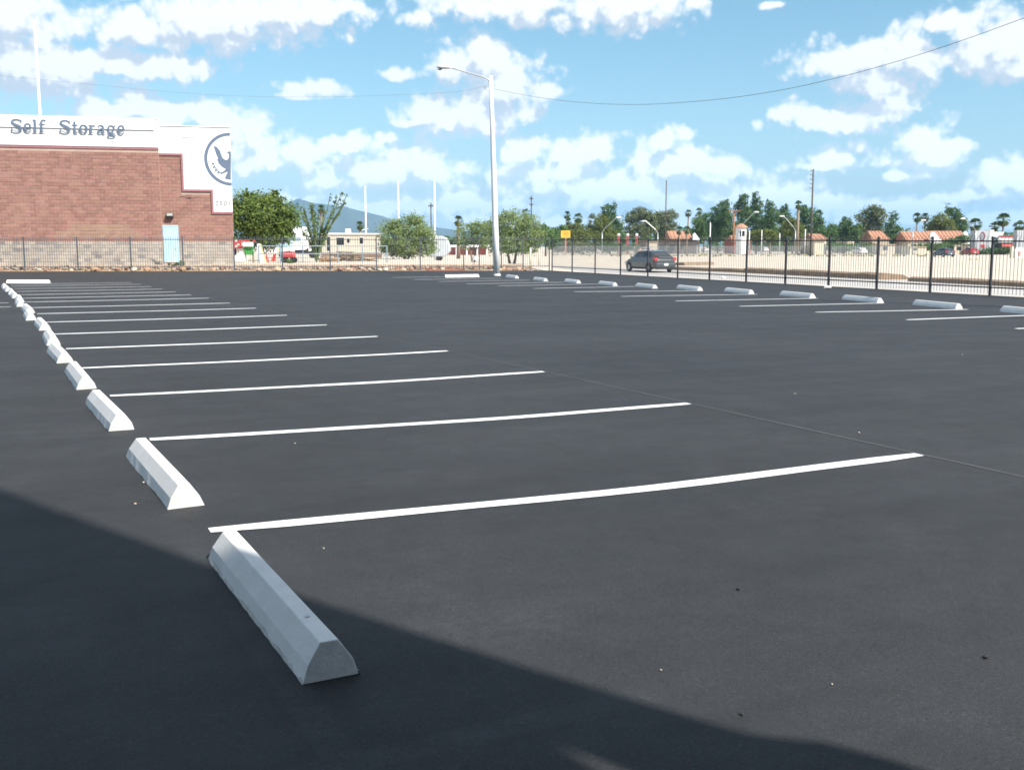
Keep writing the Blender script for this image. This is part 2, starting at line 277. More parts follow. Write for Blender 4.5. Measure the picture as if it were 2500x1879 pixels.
# ------------------------------------------------------------------ mesh builder
class MB:
    def __init__(s): s.v = []; s.f = []
    def add(s, vs, fs):
        o = len(s.v); s.v += [tuple(x) for x in vs]; s.f += [tuple(i+o for i in f) for f in fs]; return s
    def box(s, x0, y0, z0, x1, y1, z1, M=None):
        vs = [Vector(p) for p in ((x0,y0,z0),(x1,y0,z0),(x1,y1,z0),(x0,y1,z0),(x0,y0,z1),(x1,y0,z1),(x1,y1,z1),(x0,y1,z1))]
        if M: vs = [M @ p for p in vs]
        return s.add(vs, [(3,2,1,0),(4,5,6,7),(0,1,5,4),(1,2,6,5),(2,3,7,6),(3,0,4,7)])
    def prism(s, poly, a0, a1, axis='y'):
        """poly of (p,q) extruded along an axis: y -> (x,z); x -> (y,z); z -> (x,y)"""
        n = len(poly)
        def mk(p, a): return {'y': (p[0], a, p[1]), 'x': (a, p[0], p[1]), 'z': (p[0], p[1], a)}[axis]
        vs = [mk(p, a0) for p in poly] + [mk(p, a1) for p in poly]
        return s.add(vs, [tuple(range(n-1, -1, -1)), tuple(range(n, 2*n))] + [(i, (i+1) % n, (i+1) % n+n, i+n) for i in range(n)])
    def tube(s, pts, rad, n=8, cap=True):
        pts = [Vector(p) for p in pts]
        if not hasattr(rad, '__len__'): rad = [rad]*len(pts)
        vs = []; ref = None
        for i, p in enumerate(pts):
            t = (pts[min(i+1, len(pts)-1)] - pts[max(i-1, 0)]).normalized()
            if ref is None: ref = Vector((1, 0, 0)) if abs(t.x) < .9 else Vector((0, 1, 0))
            a = (ref - t*ref.dot(t)).normalized(); b = t.cross(a); ref = a
            for k in range(n):
                an = 2*PI*k/n; vs.append(p + (a*math.cos(an) + b*math.sin(an))*rad[i])
        fs = [(i*n+k, i*n+(k+1) % n, (i+1)*n+(k+1) % n, (i+1)*n+k) for i in range(len(pts)-1) for k in range(n)]
        if cap: fs += [tuple(range(n-1, -1, -1)), tuple(range((len(pts)-1)*n, len(pts)*n))]
        return s.add(vs, fs)
    def loft(s, rings, closed=True, caps=True):
        n = len(rings[0]); vs = [p for r in rings for p in r]
        fs = [(i*n+k, i*n+(k+1) % n, (i+1)*n+(k+1) % n, (i+1)*n+k) for i in range(len(rings)-1) for k in range(n if closed else n-1)]
        if caps: fs += [tuple(range(n-1, -1, -1)), tuple(range((len(rings)-1)*n, len(rings)*n))]
        return s.add(vs, fs)
    def ball(s, c, r, nu=8, nv=5, zs=1.0):
        c = Vector(c); rings = []
        for j in range(nv+1):
            th = PI*(j+.02)/(nv+.04)
            rings.append([c + Vector((math.sin(th)*math.cos(2*PI*k/nu)*r, math.sin(th)*math.sin(2*PI*k/nu)*r, -math.cos(th)*r*zs)) for k in range(nu)])
        return s.loft(rings)
    def mesh(s, name):
        m = bpy.data.meshes.new(name); m.from_pydata(s.v, [], s.f); m.update()
        return m
def fixn(m):
    b = bmesh.new(); b.from_mesh(m); bmesh.ops.recalc_face_normals(b, faces=b.faces); b.to_mesh(m); b.free()
def obj(name, mb, m, parent=None, loc=None, smooth=False, kind=None, bevel=0):
    me = mb.mesh(name) if isinstance(mb, MB) else mb
    if isinstance(mb, MB): fixn(me)
    if m and not me.materials: me.materials.append(m)
    if smooth:
        me.shade_smooth()
    o = bpy.data.objects.new(name, me); COL.objects.link(o)
    if parent: o.parent = parent
    if loc is not None: o.location = loc
    if kind: o['kind'] = kind
    if bevel:
        bv = o.modifiers.new('bevel', 'BEVEL'); bv.width = bevel; bv.segments = 2; bv.limit_method = 'ANGLE'
    return o
def tag(o, label, cat, group=None):
    o['label'] = label; o['category'] = cat
    if group: o['group'] = group
    return o
def thing(name, label, cat, loc=(0, 0, 0), rotz=0.0, group=None):
    o = bpy.data.objects.new(name, None); COL.objects.link(o); o.empty_display_size = 0.2
    o.location = loc; o.rotation_euler = (0, 0, rotz); return tag(o, label, cat, group)
def dup(root, loc, rotz=None, label=None, group=None, scale=None):
    r = root.copy(); COL.objects.link(r); r.location = loc
    if rotz is not None: r.rotation_euler = (0, 0, rotz)
    if label: r['label'] = label
    if group: r['group'] = group
    if scale: r.scale = (scale,)*3
    for ch in list(root.children):
        c = ch.copy(); COL.objects.link(c); c.parent = r
        for g in list(ch.children):
            d = g.copy(); COL.objects.link(d); d.parent = c
    return r
def sstep(a, b, x):
    t = max(0.0, min(1.0, (x-a)/(b-a))); return t*t*(3-2*t)

# ------------------------------------------------------------------ the lie of the land
BF0, BF1 = AT(-140, 60.6), AT(1343, 63.0)            # back fence line
RF0 = BF1.copy(); RF1 = Vector((26.0, 17.3, 0))      # right fence line, far to near
bdir = (BF1-BF0).normalized(); bnor = Vector((-bdir.y, bdir.x, 0))
if bnor.dot(FH) < 0: bnor = -bnor
rdir = (RF1-RF0).normalized(); rnor = Vector((-rdir.y, rdir.x, 0))
if rnor.x < 0: rnor = -rnor
ROADZ = -0.33
def gz(x, y):
    p = Vector((x, y, 0)); db = (p-BF0).dot(bnor); dr = (p-RF0).dot(rnor)
    w = sstep(-0.5, 4.5, dr) if db > -2 else sstep(0.2, 3.4, dr)
    z = 0.31*sstep(0.1, 2.2, db)*(1-w) + ROADZ*w
    if db < 0.12 and dr < 0.12: z -= 0.035
    return z
def ramp(lo, hi, step, far):
    a = list(np.arange(lo, hi+.01, step)); d = step; x = hi
    while x < far: d *= 1.35; x = min(x+d, far); a.append(x)
    d = step; x = lo; pre = []
    while x > -far: d *= 1.35; x = max(x-d, -far); pre.append(x)
    return pre[::-1] + a
gx, gy = ramp(-6, 60, 0.9, 9000), ramp(5, 90, 0.9, 9000)
vs = [(x, y, gz(x, y)) for y in gy for x in gx]; nx = len(gx)
mb = MB(); mb.v = vs; mb.f = [(j*nx+i, j*nx+i+1, (j+1)*nx+i+1, (j+1)*nx+i) for j in range(len(gy)-1) for i in range(nx-1)]
obj('ground', mb, M_DIRT, kind='structure', smooth=True)

lot_edge = [(-45, -30), (31, -30), (26.0-rdir.x*0, -30)]
e0 = BF0 - bdir*30
far = [e0 + bnor*0.12 + bdir*t for t in np.arange(0, (BF1-e0).length, 1.1)]
poly = [(-45, -35), (RF1.x+(-35-RF1.y)*rdir.x/rdir.y, -35)]
for t in np.arange(0, 44, 1.1):
    p = RF1 - rdir*t; q = p + rnor*(0.13+random.uniform(-.03, .03))
    if (p-RF0).dot(rdir) > 0.3: poly.append((q.x, q.y))
poly.append(((RF0+rnor*.13+bnor*.1).x, (RF0+rnor*.13+bnor*.1).y))
for p in reversed(far):
    q = p + bnor*random.uniform(-.16, .10); poly.append((q.x, q.y))
lot = obj('parking_lot', MB().prism(poly, -0.05, 0.0, 'z'), M_ASPH, kind='structure')

# ------------------------------------------------------------------ painted markings (parts of the lot)
def stripe(a, b, w, name='painted_stripe', m=None, z=0.004, wob=0.012, seg=None, bow=0.0):
    a, b = Vector(a), Vector(b); d = (b-a); L = d.length; d.normalize(); n = Vector((-d.y, d.x, 0))
    k = seg or max(6, int(L/0.35)); vs = []; ph = random.uniform(0, 9)
    for i in range(k+1):
        t = i/k; c = a + d*(L*t) + n*(wob*(math.sin(ph+t*5)+.5*math.sin(ph*2+t*13)) + bow*math.sin(PI*t))
        e = w/2*(1+random.uniform(-.09, .09)) * (0.72 if i in (0, k) else 1)
        vs += [(c.x+n.x*e, c.y+n.y*e, z), (c.x-n.x*e, c.y-n.y*e, z)]
    mb = MB(); mb.v = vs; mb.f = [(2*i, 2*i+1, 2*i+3, 2*i+2) for i in range(k)]
    o = obj(name, mb, m or M_PAINT, lot); return o
LEFT_R = [(2246,1110),(1682,985.5),(1327,907.5),(1092,856.7),(922,821.6),(798,793.4),(700.7,769.7),(625.5,752.5),(562,740),(511,728),(467,720),(430,712.7),(396.6,705.7),(369.7,699.6),(345,693.9),(321.5,689.8)]
lr = [G(*q) for q in LEFT_R]
yl = np.polyfit(range(16), [p.y for p in lr], 2)
for i, p in enumerate(lr):
    L = 4.70 + random.uniform(-.04, .04)
    a = Vector((1.05+random.uniform(-.03, .03), p.y + (0.19 if i == 0 else 0.10 if i < 3 else 0.02), 0))
    if i == 0: a = G(512, 1296)
    if i == 1: a = G(366, 1074)
    if i == 2: a = G(269, 967)
    stripe(a, p, 0.132, wob=0.016, bow=-0.085 if i < 4 else -0.06)
RIGHT_L = [(956,677.6),(1009.6,682.7),(1070,687.4),(1138.7,693.2),(1215.8,697.9),(1302.6,704.4),(1401.3,712.3),(1516,723.6),(1649.4,735),(1804.9,747.8),(1991.2,762.3),(2214.3,781),(2482.3,802.8)]
rl = [G(*q) for q in RIGHT_L]
RR = {6:(1717,709.8),7:(1848.3,718.5),8:(1996.6,728.3),9:(2160,740),10:(2362.6,755.7)}
for j, p in enumerate(rl):
    q = G(*RR[j]) if j in RR else p + Vector((4.25 if j < 6 else 4.0, -.02*j + 0.05, 0))
    stripe(p, q, 0.12)
for k in (1, 2, 3):
    p = rl[-1]+Vector((-.05*k, -2.6*k, 0)); stripe(p, p+Vector((4.0, 0, 0)), 0.12)
for (px, py) in ((21, 739.5), (26, 749)):
    p = G(px, py); stripe(p + Vector((-4.6, -.2, 0)), p, 0.105)
pts = [lr[0]+Vector((.05, -6.5, 0)), G(2700, 1218), G(2500, 1166)] + lr
for a, b in zip(pts[:-1], pts[1:]):
    stripe(a, b, 0.008, 'chalk_line', M_CHALK, z=0.008, wob=0.003)

# ------------------------------------------------------------------ concrete parking stops
def stop_meshes(L=1.83, seed=1, chips=True):
    rnd = random.Random(seed)
    W0, W1, W2, H1, H2, SB = .0975, .078, .031, .058, .127, .026
    ys = [0.0] + [L*i/14 for i in range(1, 14)] + [L]
    hole = (2, 12)
    prof = [(-W0, 0), (-W1, H1), (-W2, H2), (W2, H2), (W1, H1), (W0, 0)]
    mb = MB(); rings = []
    for k, y in enumerate(ys):
        r = []
        for (x, z) in prof:
            sb = SB*(z/H2) if k == 0 else -SB*(z/H2) if k == len(ys)-1 else 0
            jx = rnd.uniform(-.004, .004) if z == 0 else rnd.uniform(-.0005, .0005); jz = rnd.uniform(0, .004) if z == 0 else 0
            r.append((x+jx, y+sb, z+jz))
        rings.append(r)
    n = 6; vs = [p for r in rings for p in r]; fs = []
    for i in range(len(ys)-1):
        for k in range(5):
            if k == 2 and i in hole: continue
            fs.append((i*n+k, i*n+k+1, (i+1)*n+k+1, (i+1)*n+k))
    # pin holes in the top face
    pins = []
    for i in hole:
        c = Vector((0, (ys[i]+ys[i+1])/2, H2)); o = len(vs); rr = .011
        for q in range(8):
            an = PI/8+q*PI/4; vs.append((math.cos(an)*rr, c.y+math.sin(an)*rr, H2))
        for q in range(8):
            an = PI/8+q*PI/4; vs.append((math.cos(an)*rr*.9, c.y+math.sin(an)*rr*.9, H2-.03))
        A, B, C_, D = i*n+2, i*n+3, (i+1)*n+3, (i+1)*n+2      # (-,y0) (+,y0) (+,y1) (-,y1)
        O = lambda q: o+(q % 8)
        fs += [(B, C_, O(0), O(7)), (C_, O(1), O(0)), (C_, D, O(2), O(1)), (D, O(3), O(2)), (D, A, O(4), O(3)), (A, O(5), O(4)), (A, B, O(6), O(5)), (B, O(7), O(6))]
        for q in range(8): fs.append((O(q), O(q+1), o+8+(q+1) % 8, o+8+q))
        pins.append(c.y)
    fs.append((0, 5, 4, 3, 2, 1)); e = (len(ys)-1)*n; fs.append((e, e+1, e+2, e+3, e+4, e+5))
    mb.v = vs; mb.f = fs
    me = mb.mesh('body'); fixn(me); me.materials.append(M_CONC); me.materials.append(M_CONC2)
    for q in (-1, -2): me.polygons[len(fs)+q].material_index = 1
    return me, pins
stop_src = []
for s in range(3):
    me, pins = stop_meshes(seed=s+3)
    pm = MB().prism([(math.cos(k*PI/4)*.0098, math.sin(k*PI/4)*.0098) for k in range(8)], -.004, 0, 'z').mesh('pin'); fixn(pm); pm.materials.append(M_HOLE)
    stop_src.append((me, pm, pins))
def rough_base(i):
    """crumbly strip of spilled concrete along the foot of the stop"""
    rnd = random.Random(i); mb = MB()
    for side in (-1, 1):
        pr = [(side*(.0975+rnd.uniform(.0005, .005)), y) for y in np.arange(-.002, 1.84, .045)]
        o = len(mb.v)
        for (x, y) in pr: mb.v += [(x, y, 0.001), (side*.094, y, .009+rnd.uniform(0, .008))]
        mb.f += [(o+2*k, o+2*k+1, o+2*k+3, o+2*k+2) for k in range(len(pr)-1)]
    me = mb.mesh('crumbled_edge'); me.materials.append(M_CONC2); return me
rb_src = [rough_base(i) for i in range(3)]
def place_stop(p, rot, label, group, i, crumbs=True):
    t = thing('parking_stop', label, 'parking stop', (p[0], p[1], 0.0), rot, group)
    me, pm, pins = stop_src[i % 3]
    obj('body', me, None, t, bevel=0.004)
    for y in pins: obj('pin', pm, None, t, (0, y, .127-.028))
    if crumbs: obj('crumbled_edge', rb_src[i % 3], None, t)
    return t
ORD = ['first','second','third','fourth','fifth','sixth','seventh','eighth','ninth','tenth','eleventh','twelfth','thirteenth','fourteenth','fifteenth','sixteenth']
GL, GR = 'concrete parking stops along the left row', 'concrete parking stops along the right row'
LN = [((740,1668),(880,1648)), ((412,1242),(496,1236)), ((266,1055),(328,1047)), ((187.5,953),(236,948)), ((139.7,889),(178.5,883))]
for i in range(15):
    if i < len(LN):
        a, b = G(*LN[i][0]), G(*LN[i][1]); c = (a+b)/2
    else:
        c = Vector((1.00-.012*i, lr[i].y - 2.02 - .02*i + random.uniform(-.08, .08), 0))
        c.x += random.uniform(-.05, .05)
    rot = [0.005, 0.012, 0.02, 0.0, .015][i] if i < 5 else random.uniform(-.015, .02)
    lab = ['pale concrete parking stop nearest the camera, mostly lying in the shadow', 'sunlit concrete parking stop just beyond the shadow edge, second of the left row'][i] if i < 2 else \
        'white concrete parking stop, %s from the camera in the left row' % ORD[i]
    if i == 14: lab = 'farthest concrete parking stop of the left row, beside the crosswise stop'
    place_stop((c.x, c.y), rot, lab, GL, i, i < 1).scale = (1, (.865, .905, .90)[min(i, 2)], 1)
# the two stops that lie crosswise at the far ends
a = G(17, 691); b = G(122, 691); d = (b-a).normalized()
place_stop((a.x, a.y), math.atan2(-d.x, d.y), 'white concrete parking stop lying crosswise at the far left end of the stripes', 'crosswise parking stops', 0, False).scale = (1, (b-a).length/1.83, 1)
a = G(1085, 677.5); b = G(1168, 676); d = (b-a).normalized()
place_stop((a.x, a.y), math.atan2(-d.x, d.y), 'white concrete parking stop lying crosswise just left of the tall lamp post', 'crosswise parking stops', 1, False).scale = (1, (b-a).length/1.83, 1)
RN = [((1224,672),(1258,680)), ((1277,674),(1328,687)), ((1352,679),(1408,692)), ((1436,685),(1497,698.5)), ((1527,691),(1594,704.5)), ((1629,698),(1704,710)), ((1747,705),(1829,718)), ((1882,714),(1978,728)), ((2033,724),(2143,740)), ((2210,737),(2335,755)), ((2417,751),(2575,774))]
for j, (q0, q1) in enumerate(RN):
    a, b = G(*q0), G(*q1)                      # far end, near end of the left foot
    d = (a-b); 
    rot = -0.10 + random.uniform(-.012, .012)  # the row runs a little off the stripes' square
    d.normalize(); rot = math.atan2(-d.x, d.y)*0.5 + rot*0.5
    lab = {0: 'grey concrete parking stop at the foot of the tall white lamp post', 10: 'concrete parking stop cut off by the right edge of the photo'}.get(j, '%s concrete parking stop to the right of the lamp post, in the right row' % ORD[j-1])
    place_stop((b.x+.09, b.y), rot, lab, GR, j, False)

# ------------------------------------------------------------------ steel picket fences
M_STEEL2 = mat('sunlit_steel', (0.085, 0.095, 0.11), 0.5, spec=0.4)  # same black steel, colour lightened to stand for sun and haze on it
def picket_mesh(h, m0):
    pr = [(0, .06), (0, 1.83), (.012, 1.89), (.04, 1.94), (.085, 1.985)]; rings = []
    for (y, z) in pr: rings.append([(-h, y-h, z), (h, y-h, z), (h, y+h, z), (-h, y+h, z)])
    m = MB().loft(rings).mesh('picket'); fixn(m); m.materials.append(m0); return m
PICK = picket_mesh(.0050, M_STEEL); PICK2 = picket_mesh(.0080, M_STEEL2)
def post_mesh(m0):
    m = MB().box(-.036, -.036, -.05, .036, .036, 1.90).box(-.042, -.042, 1.90, .042, .042, 1.925).prism([(-.042, 1.925), (.042, 1.925), (0, 1.95)], -.03, .03)
    m = m.mesh('post'); fixn(m); m.materials.append(m0); return m
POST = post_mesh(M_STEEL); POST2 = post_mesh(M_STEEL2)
def fence(name, label, p0, p1, posts, base, drop=0.0, pk=None, po=None, ms=None):
    """posts: distances along the line from p0; local x runs along, local y outward"""
    d = (p1-p0); L = d.length; a = math.atan2(d.y, d.x)
    t = thing(name, label, 'fence', (p0.x, p0.y, base), a)
    out = 1 if Vector((-math.sin(a), math.cos(a), 0)).dot((p0+p1)/2) > 0 else -1
    posts = sorted(posts)
    hs = lambda x: 1-drop*max(0, min(1.05, x/L))
    for x in posts: obj('post', po or POST, None, t, (x, 0, 0)).scale = (1 if po else .85, 1 if po else .85, hs(x))
    ms = ms or M_STEEL
    for x0, x1 in zip(posts[:-1], posts[1:]):
        za, zc = hs(x0)*1.815, hs(x1)*1.815; obj('top_rail', MB().prism([(x0+.036, za-.04), (x1-.036, zc-.04), (x1-.036, zc), (x0+.036, za)], -.02, .02), ms, t)
        obj('bottom_rail', MB().box(x0+.036, -.02, .215, x1-.036, .02, .255), ms, t)
        n = max(1, round((x1-x0)/.132))
        for k in range(1, n):
            o = bpy.data.objects.new('picket', pk or PICK); COL.objects.link(o); o.parent = t; o.location = (x0+(x1-x0)*k/n, out*.0305, 0)
            o.scale = (1, out, hs(x0+(x1-x0)*k/n))
    return t
def along(p0, dirv, px):                     # where a column of the view meets a line
    r = ray(px, 640); r = Vector((r.x, r.y, 0)); n = Vector((-r.y, r.x, 0)); return -p0.dot(n)/dirv.dot(n)
bp = [along(BF0, bdir, px) for px in (-130, 60, 190, 320, 447, 572, 690, 806, 919, 1026, 1132, 1170, 1224, 1277, 1341)]
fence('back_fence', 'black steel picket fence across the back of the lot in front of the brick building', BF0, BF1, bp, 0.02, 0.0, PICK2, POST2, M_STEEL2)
rp = [along(RF0, rdir, px) for px in (1348, 1397, 1453, 1515, 1582, 1655, 1733, 1823, 1919, 2025, 2143, 2274, 2421, 2590)]
rp += [rp[-1]+2.9, rp[-1]+5.8]
fence('side_fence', 'black steel picket fence with curved picket tops along the right side by the road', RF0, RF1, rp, 0.0, 0.135)

# rock border at the foot of the back fence
bed = obj('rock_bed', MB().add([BF0+bdir*a_+bnor*b_+Vector((0, 0, c_)) for a_ in (-25, (BF1-BF0).length-1.5) for b_, c_ in ((-.25, .006), (.35, .075), (1.2, .20), (2.0, .33))], [(0,1,5,4),(1,2,6,5),(2,3,7,6)]),
          mat('gravel', (0.33, 0.24, 0.165), 0.95, var=0.3, scale=5, bump=0.05, bscale=12), kind='structure')
rock_me = []
for k in range(9):
    rnd = random.Random(k+50); b = bmesh.new(); bmesh.ops.create_icosphere(b, subdivisions=1, radius=1)
    for v in b.verts: v.co *= rnd.uniform(.72, 1.15)
    m = bpy.data.meshes.new('rock'); b.to_mesh(m); b.free(); m.materials.append(M_ROCKS[k % 3]); rock_me.append(m)
LB = (BF1-BF0).length
cnt = 0
while cnt < 285:
    s = random.uniform(0.5, LB-1.0); w = random.uniform(-.15, 1.0)
    px_gap = s/LB
    if px_gap > .82 and random.random() < .5: continue
    zc = .02 + .15*max(0, w)
    r = random.choice((.09, .12, .15, .19)) * random.uniform(.85, 1.2)
    o = bpy.data.objects.new('rock', rock_me[cnt % 9]); COL.objects.link(o); o.parent = bed
    q = BF0+bdir*s+bnor*w; o.location = (q.x, q.y, zc+r*.3); o.scale = (r*random.uniform(.9, 1.5), r*random.uniform(.9, 1.3), r*random.uniform(.6, .95)); o.rotation_euler = (random.uniform(-.4, .4), random.uniform(-.4, .4), random.uniform(0, 6))
    cnt += 1
mb = MB(); rnd = random.Random(99)
for k in range(1500):
    q = BF0+bdir*rnd.uniform(.3, LB-.8)+bnor*rnd.uniform(-.2, 1.8); r = rnd.uniform(.03, .08); w_ = (q-BF0).dot(bnor)
    mb.add([q+Vector((rnd.uniform(.7, 1.2)*r*dx, rnd.uniform(.7, 1.2)*r*dy, .02+.15*max(0, w_)+r*dz)) for dx, dy, dz in ((1, 0, 0), (0, 1, 0), (-1, 0, 0), (0, -1, 0), (0, 0, .9), (0, 0, -.8))], [(0, 1, 4), (1, 2, 4), (2, 3, 4), (3, 0, 4), (1, 0, 5), (2, 1, 5), (3, 2, 5), (0, 3, 5)])
obj('rubble', mb, mat('rubble_stone', (0.40, 0.29, 0.20), 0.95, rand=0.45, island=True), bed, kind='stuff')
c0, c1 = along(BF0, bdir, 1040), along(BF0, bdir, 1135)
mb = MB(); n = 12
for k in range(n+1):
    s = c0+(c1-c0)*k/n; h = .03+.13*math.sin(PI*k/n)*random.uniform(.7, 1)
    for w, z in ((-.35, .005), (-.1, h*.8), (.35, h+.06), (.8, .15)): q = BF0+bdir*s+bnor*w; mb.v.append((q.x, q.y, z))
mb.f = [(k*4+j, k*4+j+1, k*4+j+5, k*4+j+4) for k in range(n) for j in range(3)]
obj('mulch', mb, M_MULCH, kind='stuff')

# ------------------------------------------------------------------ storage building
BD = 65.5; corner = AT(397, BD); ang = -YAW + R_(13)
BZ = 0.30
bl = thing('storage_building', 'red block self storage building with white parapet and slate lettering behind the fence', 'building', (corner.x, corner.y, BZ), ang)
_e = Vector((math.cos(ang), math.sin(ang), 0)); _n = Vector((-math.sin(ang), math.cos(ang), 0))
def BP(px, py, off=0.0):                     # (u, z) on the facade plane set off behind by off
    r = ray(px, py); o = Vector((0, 0, CAMH)); t = ((corner + _n*off - o).dot(_n))/r.dot(_n); p = o + r*t - corner
    return (p.dot(_e), p.z - BZ)
WO = 0.11                                    # the wing stands back
u0 = BP(-200, 500)[0]
zt = BP(390, 293)[1]; zp = BP(200, 357)[1]; zb = BP(200, 363)[1]; zg = 1.60
uw0 = 0.003; uw1 = BP(566, 450, WO)[0]; zwt = BP(480, 310, WO)[1]
MBX, MBZ = 0.416, 0.205
def wallslab(x0, x1, z0, z1, y0, m, name, back=0.4): return obj(name, MB().box(x0, y0, z0, x1, y0+back, z1), m, bl)
wallslab(u0, 0, -.3, zb, .014, M_MORTAR, 'main_wall')
wallslab(u0, 0, zb+.002, zp, -.03, M_TRIM, 'maroon_band', .43)
par = wallslab(u0, 0, zp+.002, zt, -.06, M_WHITE, 'parapet', .46)
wallslab(u0, .05, zt+.002, zt+.07, -.10, M_WHITE, 'coping', .55)
a = BP(200, 291); b = BP(200, 314.5)
obj('fascia_band', MB().box(u0, -.13, b[1], BP(376, 300)[0], -.062, a[1]), M_WHITE, bl)
obj('side_wall', MB().box(u0, .42, -.3, u0+.3, 20, zt).box(-.3, .47, -.3, 0, 20, zt).box(u0+.31, .47, zt-.5, -.31, 20, zt-.4), M_WHITE, bl)
# wing: stepped white panel over block
wallslab(uw0, uw1, -.3, zwt-.02, WO+.014, M_MORTAR, 'wing_wall', .2)
S = [BP(399, 306, WO-.04), BP(566, 315, WO-.04)]
st = [(398, 374), (446, 374), (446, 462), (520, 463), (520, 517), (566, 518)]
stp = [BP(*q, WO-.05) for q in st]
ztop = zwt
stp[1] = (stp[1][0], stp[0][1]); stp[2] = (stp[1][0], stp[2][1]); stp[3] = (stp[3][0], stp[2][1]); stp[4] = (stp[3][0], stp[4][1]); stp[5] = (uw1, stp[4][1]); stp[0] = (uw0, stp[0][1])
poly = [(uw0, ztop), stp[0], stp[1], stp[2], stp[3], stp[4], stp[5], (uw1, ztop)]
def rects(n, x0, x1, z0, z1, y0, y1, m): return obj(n, MB().box(x0, y0, z0, x1, y1, z1), m, bl)
mbw = MB(); yv0, yv1 = WO-.05, WO+.01
mbw.box(uw0, yv0, stp[0][1], stp[1][0], yv1, ztop).box(stp[1][0], yv0, stp[2][1], stp[3][0], yv1, ztop).box(stp[3][0], yv0, stp[4][1], uw1, yv1, ztop)
obj('stepped_parapet', mbw, M_WHITE, bl)
tw = .125
mbt = MB().box(uw0, yv0-.02, stp[0][1]-tw, stp[1][0], yv1, stp[0][1]-.002).box(stp[1][0]-tw, yv0-.02, stp[2][1]-tw, stp[1][0]-.002, yv1, stp[0][1]-tw-.002)
mbt.box(stp[1][0]-.0, yv0-.02, stp[2][1]-tw, stp[3][0], yv1, stp[2][1]-.002).box(stp[3][0]-tw, yv0-.02, stp[4][1]-tw, stp[3][0]-.002, yv1, stp[2][1]-tw-.002).box(stp[3][0], yv0-.02, stp[4][1]-tw, uw1, yv1, stp[4][1]-.002)
obj('stepped_trim', mbt, M_TRIM, bl)
rects('wing_coping', uw0, uw1+.05, ztop+.002, ztop+.06, yv0-.05, WO+.25, M_WHITE)
a = BP(445, 314, WO); b = BP(445, 336, WO)
rects('wing_fascia', a[0], BP(514, 320, WO)[0], b[1], a[1], yv0-.035, yv0-.002, M_WHITE)
rects('rear_block', -.3, uw1-2.2, -.3, ztop-.4, WO+.42, 14, M_TAN)
# blocks: one by one up to the limit, the rest joined
bm1 = MB().box(0, 0, 0, MBX-.024, .03, MBZ-.024).mesh('block'); fixn(bm1); bm1.materials.append(M_BRICK)
bm2 = bm1.copy(); bm2.materials.clear(); bm2.materials.append(M_BRICKP)
rest = MB(); restp = MB(); low = MB(); lowd = MB(); nind = 0; cand = []
door_u = (BP(401.5, 600, WO)[0], BP(434.5, 600, WO)[0]); door_z = (BP(417, 640, WO)[1], BP(417, 553, WO)[1])
pa = [BP(112, 584), BP(150, 562), BP(190, 548), BP(250, 545), BP(320, 548), BP(340, 584)]
def inpoly(x, y, P):
    c = False; j = len(P)-1
    for i in range(len(P)):
        if (P[i][1] > y) != (P[j][1] > y) and x < (P[j][0]-P[i][0])*(y-P[i][1])/(P[j][1]-P[i][1])+P[i][0]: c = not c
        j = i
    return c
def course(x0, x1, z, y, sink, k, upper, lim):
    x = x0 - (MBX/2 if k % 2 else 0)
    while x < x1-.02:
        for (l0, l1) in lim(z, z+MBZ-.024):
            a_, b_ = max(x, x0, l0), min(x+MBX-.024, x1, l1)
            if b_-a_ > .05: sink(a_, b_, z, z+MBZ-.024, y+random.uniform(-.004, .004), upper)
        x += MBX
def sink(a_, b_, z0, z1, y, upper):
    if upper: cand.append((a_, b_, z0, z1, y))
    else: (lowd if random.random() < (.16 if a_ < 0 else .05) else low).box(a_, y, z0, b_, y+.03, z1)
umin = BP(-5, 500)[0]
nl = int(zg/MBZ)
for k in range(nl): course(u0, -.01, .0+k*MBZ, 0, sink, k, False, lambda p, q: [(-99, 99)])
z = nl*MBZ; k = 0
while z+MBZ-.02 < zb-.01:
    course(u0, -.01, z, 0, sink, k, True, lambda p, q: [(-99, 99)]); z += MBZ; k += 1
def winglim(p, q):
    if q < stp[4][1]-tw: hi = uw1
    elif q < stp[2][1]-tw: hi = stp[3][0]-tw
    elif q < stp[0][1]-tw: hi = stp[1][0]-tw
    else: return []
    if p < door_z[1]+.06: return [(-99, door_u[0]-.07), (door_u[1]+.07, hi)]
    return [(-99, hi)]
for k in range(nl): course(uw0, uw1-.01, k*MBZ, WO, sink, k, False, winglim)
z = nl*MBZ; k = 0
while z+MBZ < zwt:
    course(uw0, uw1-.01, z, WO, sink, k, True, winglim); z += MBZ; k += 1
# singled-out blocks: whole ones in view, those with the clearest joints (upper right part of the main wall)
cand.sort(key=lambda c: (c[0]+c[1])/2)
vis = [c for c in cand if c[1]-c[0] > MBX-.03 and c[0] > umin and not inpoly((c[0]+c[1])/2, c[2]+.1, pa)]
single = set(map(tuple, vis[-300:]))
for c in cand:
    a_, b_, z0, z1, y = c
    if tuple(c) in single:
        o = bpy.data.objects.new('block', bm1); COL.objects.link(o); o.parent = bl; o.location = (a_, y, z0)
    elif inpoly((a_+b_)/2, z0+.1, pa): restp.box(a_, y, z0, b_, y+.03, z1)
    else: rest.box(a_, y, z0, b_, y+.03, z1)
obj('blockwork', rest, M_BRICKS, bl, kind='stuff'); obj('dusty_blockwork', restp, M_BRICKPS, bl, kind='stuff')
obj('grey_blockwork', low, mat('grey_block_wall', (0.36, 0.325, 0.28), 0.95, spec=0.1, var=0.12, scale=2.5, rand=0.12, island=True, bump=0.006, bscale=30), bl, kind='stuff')
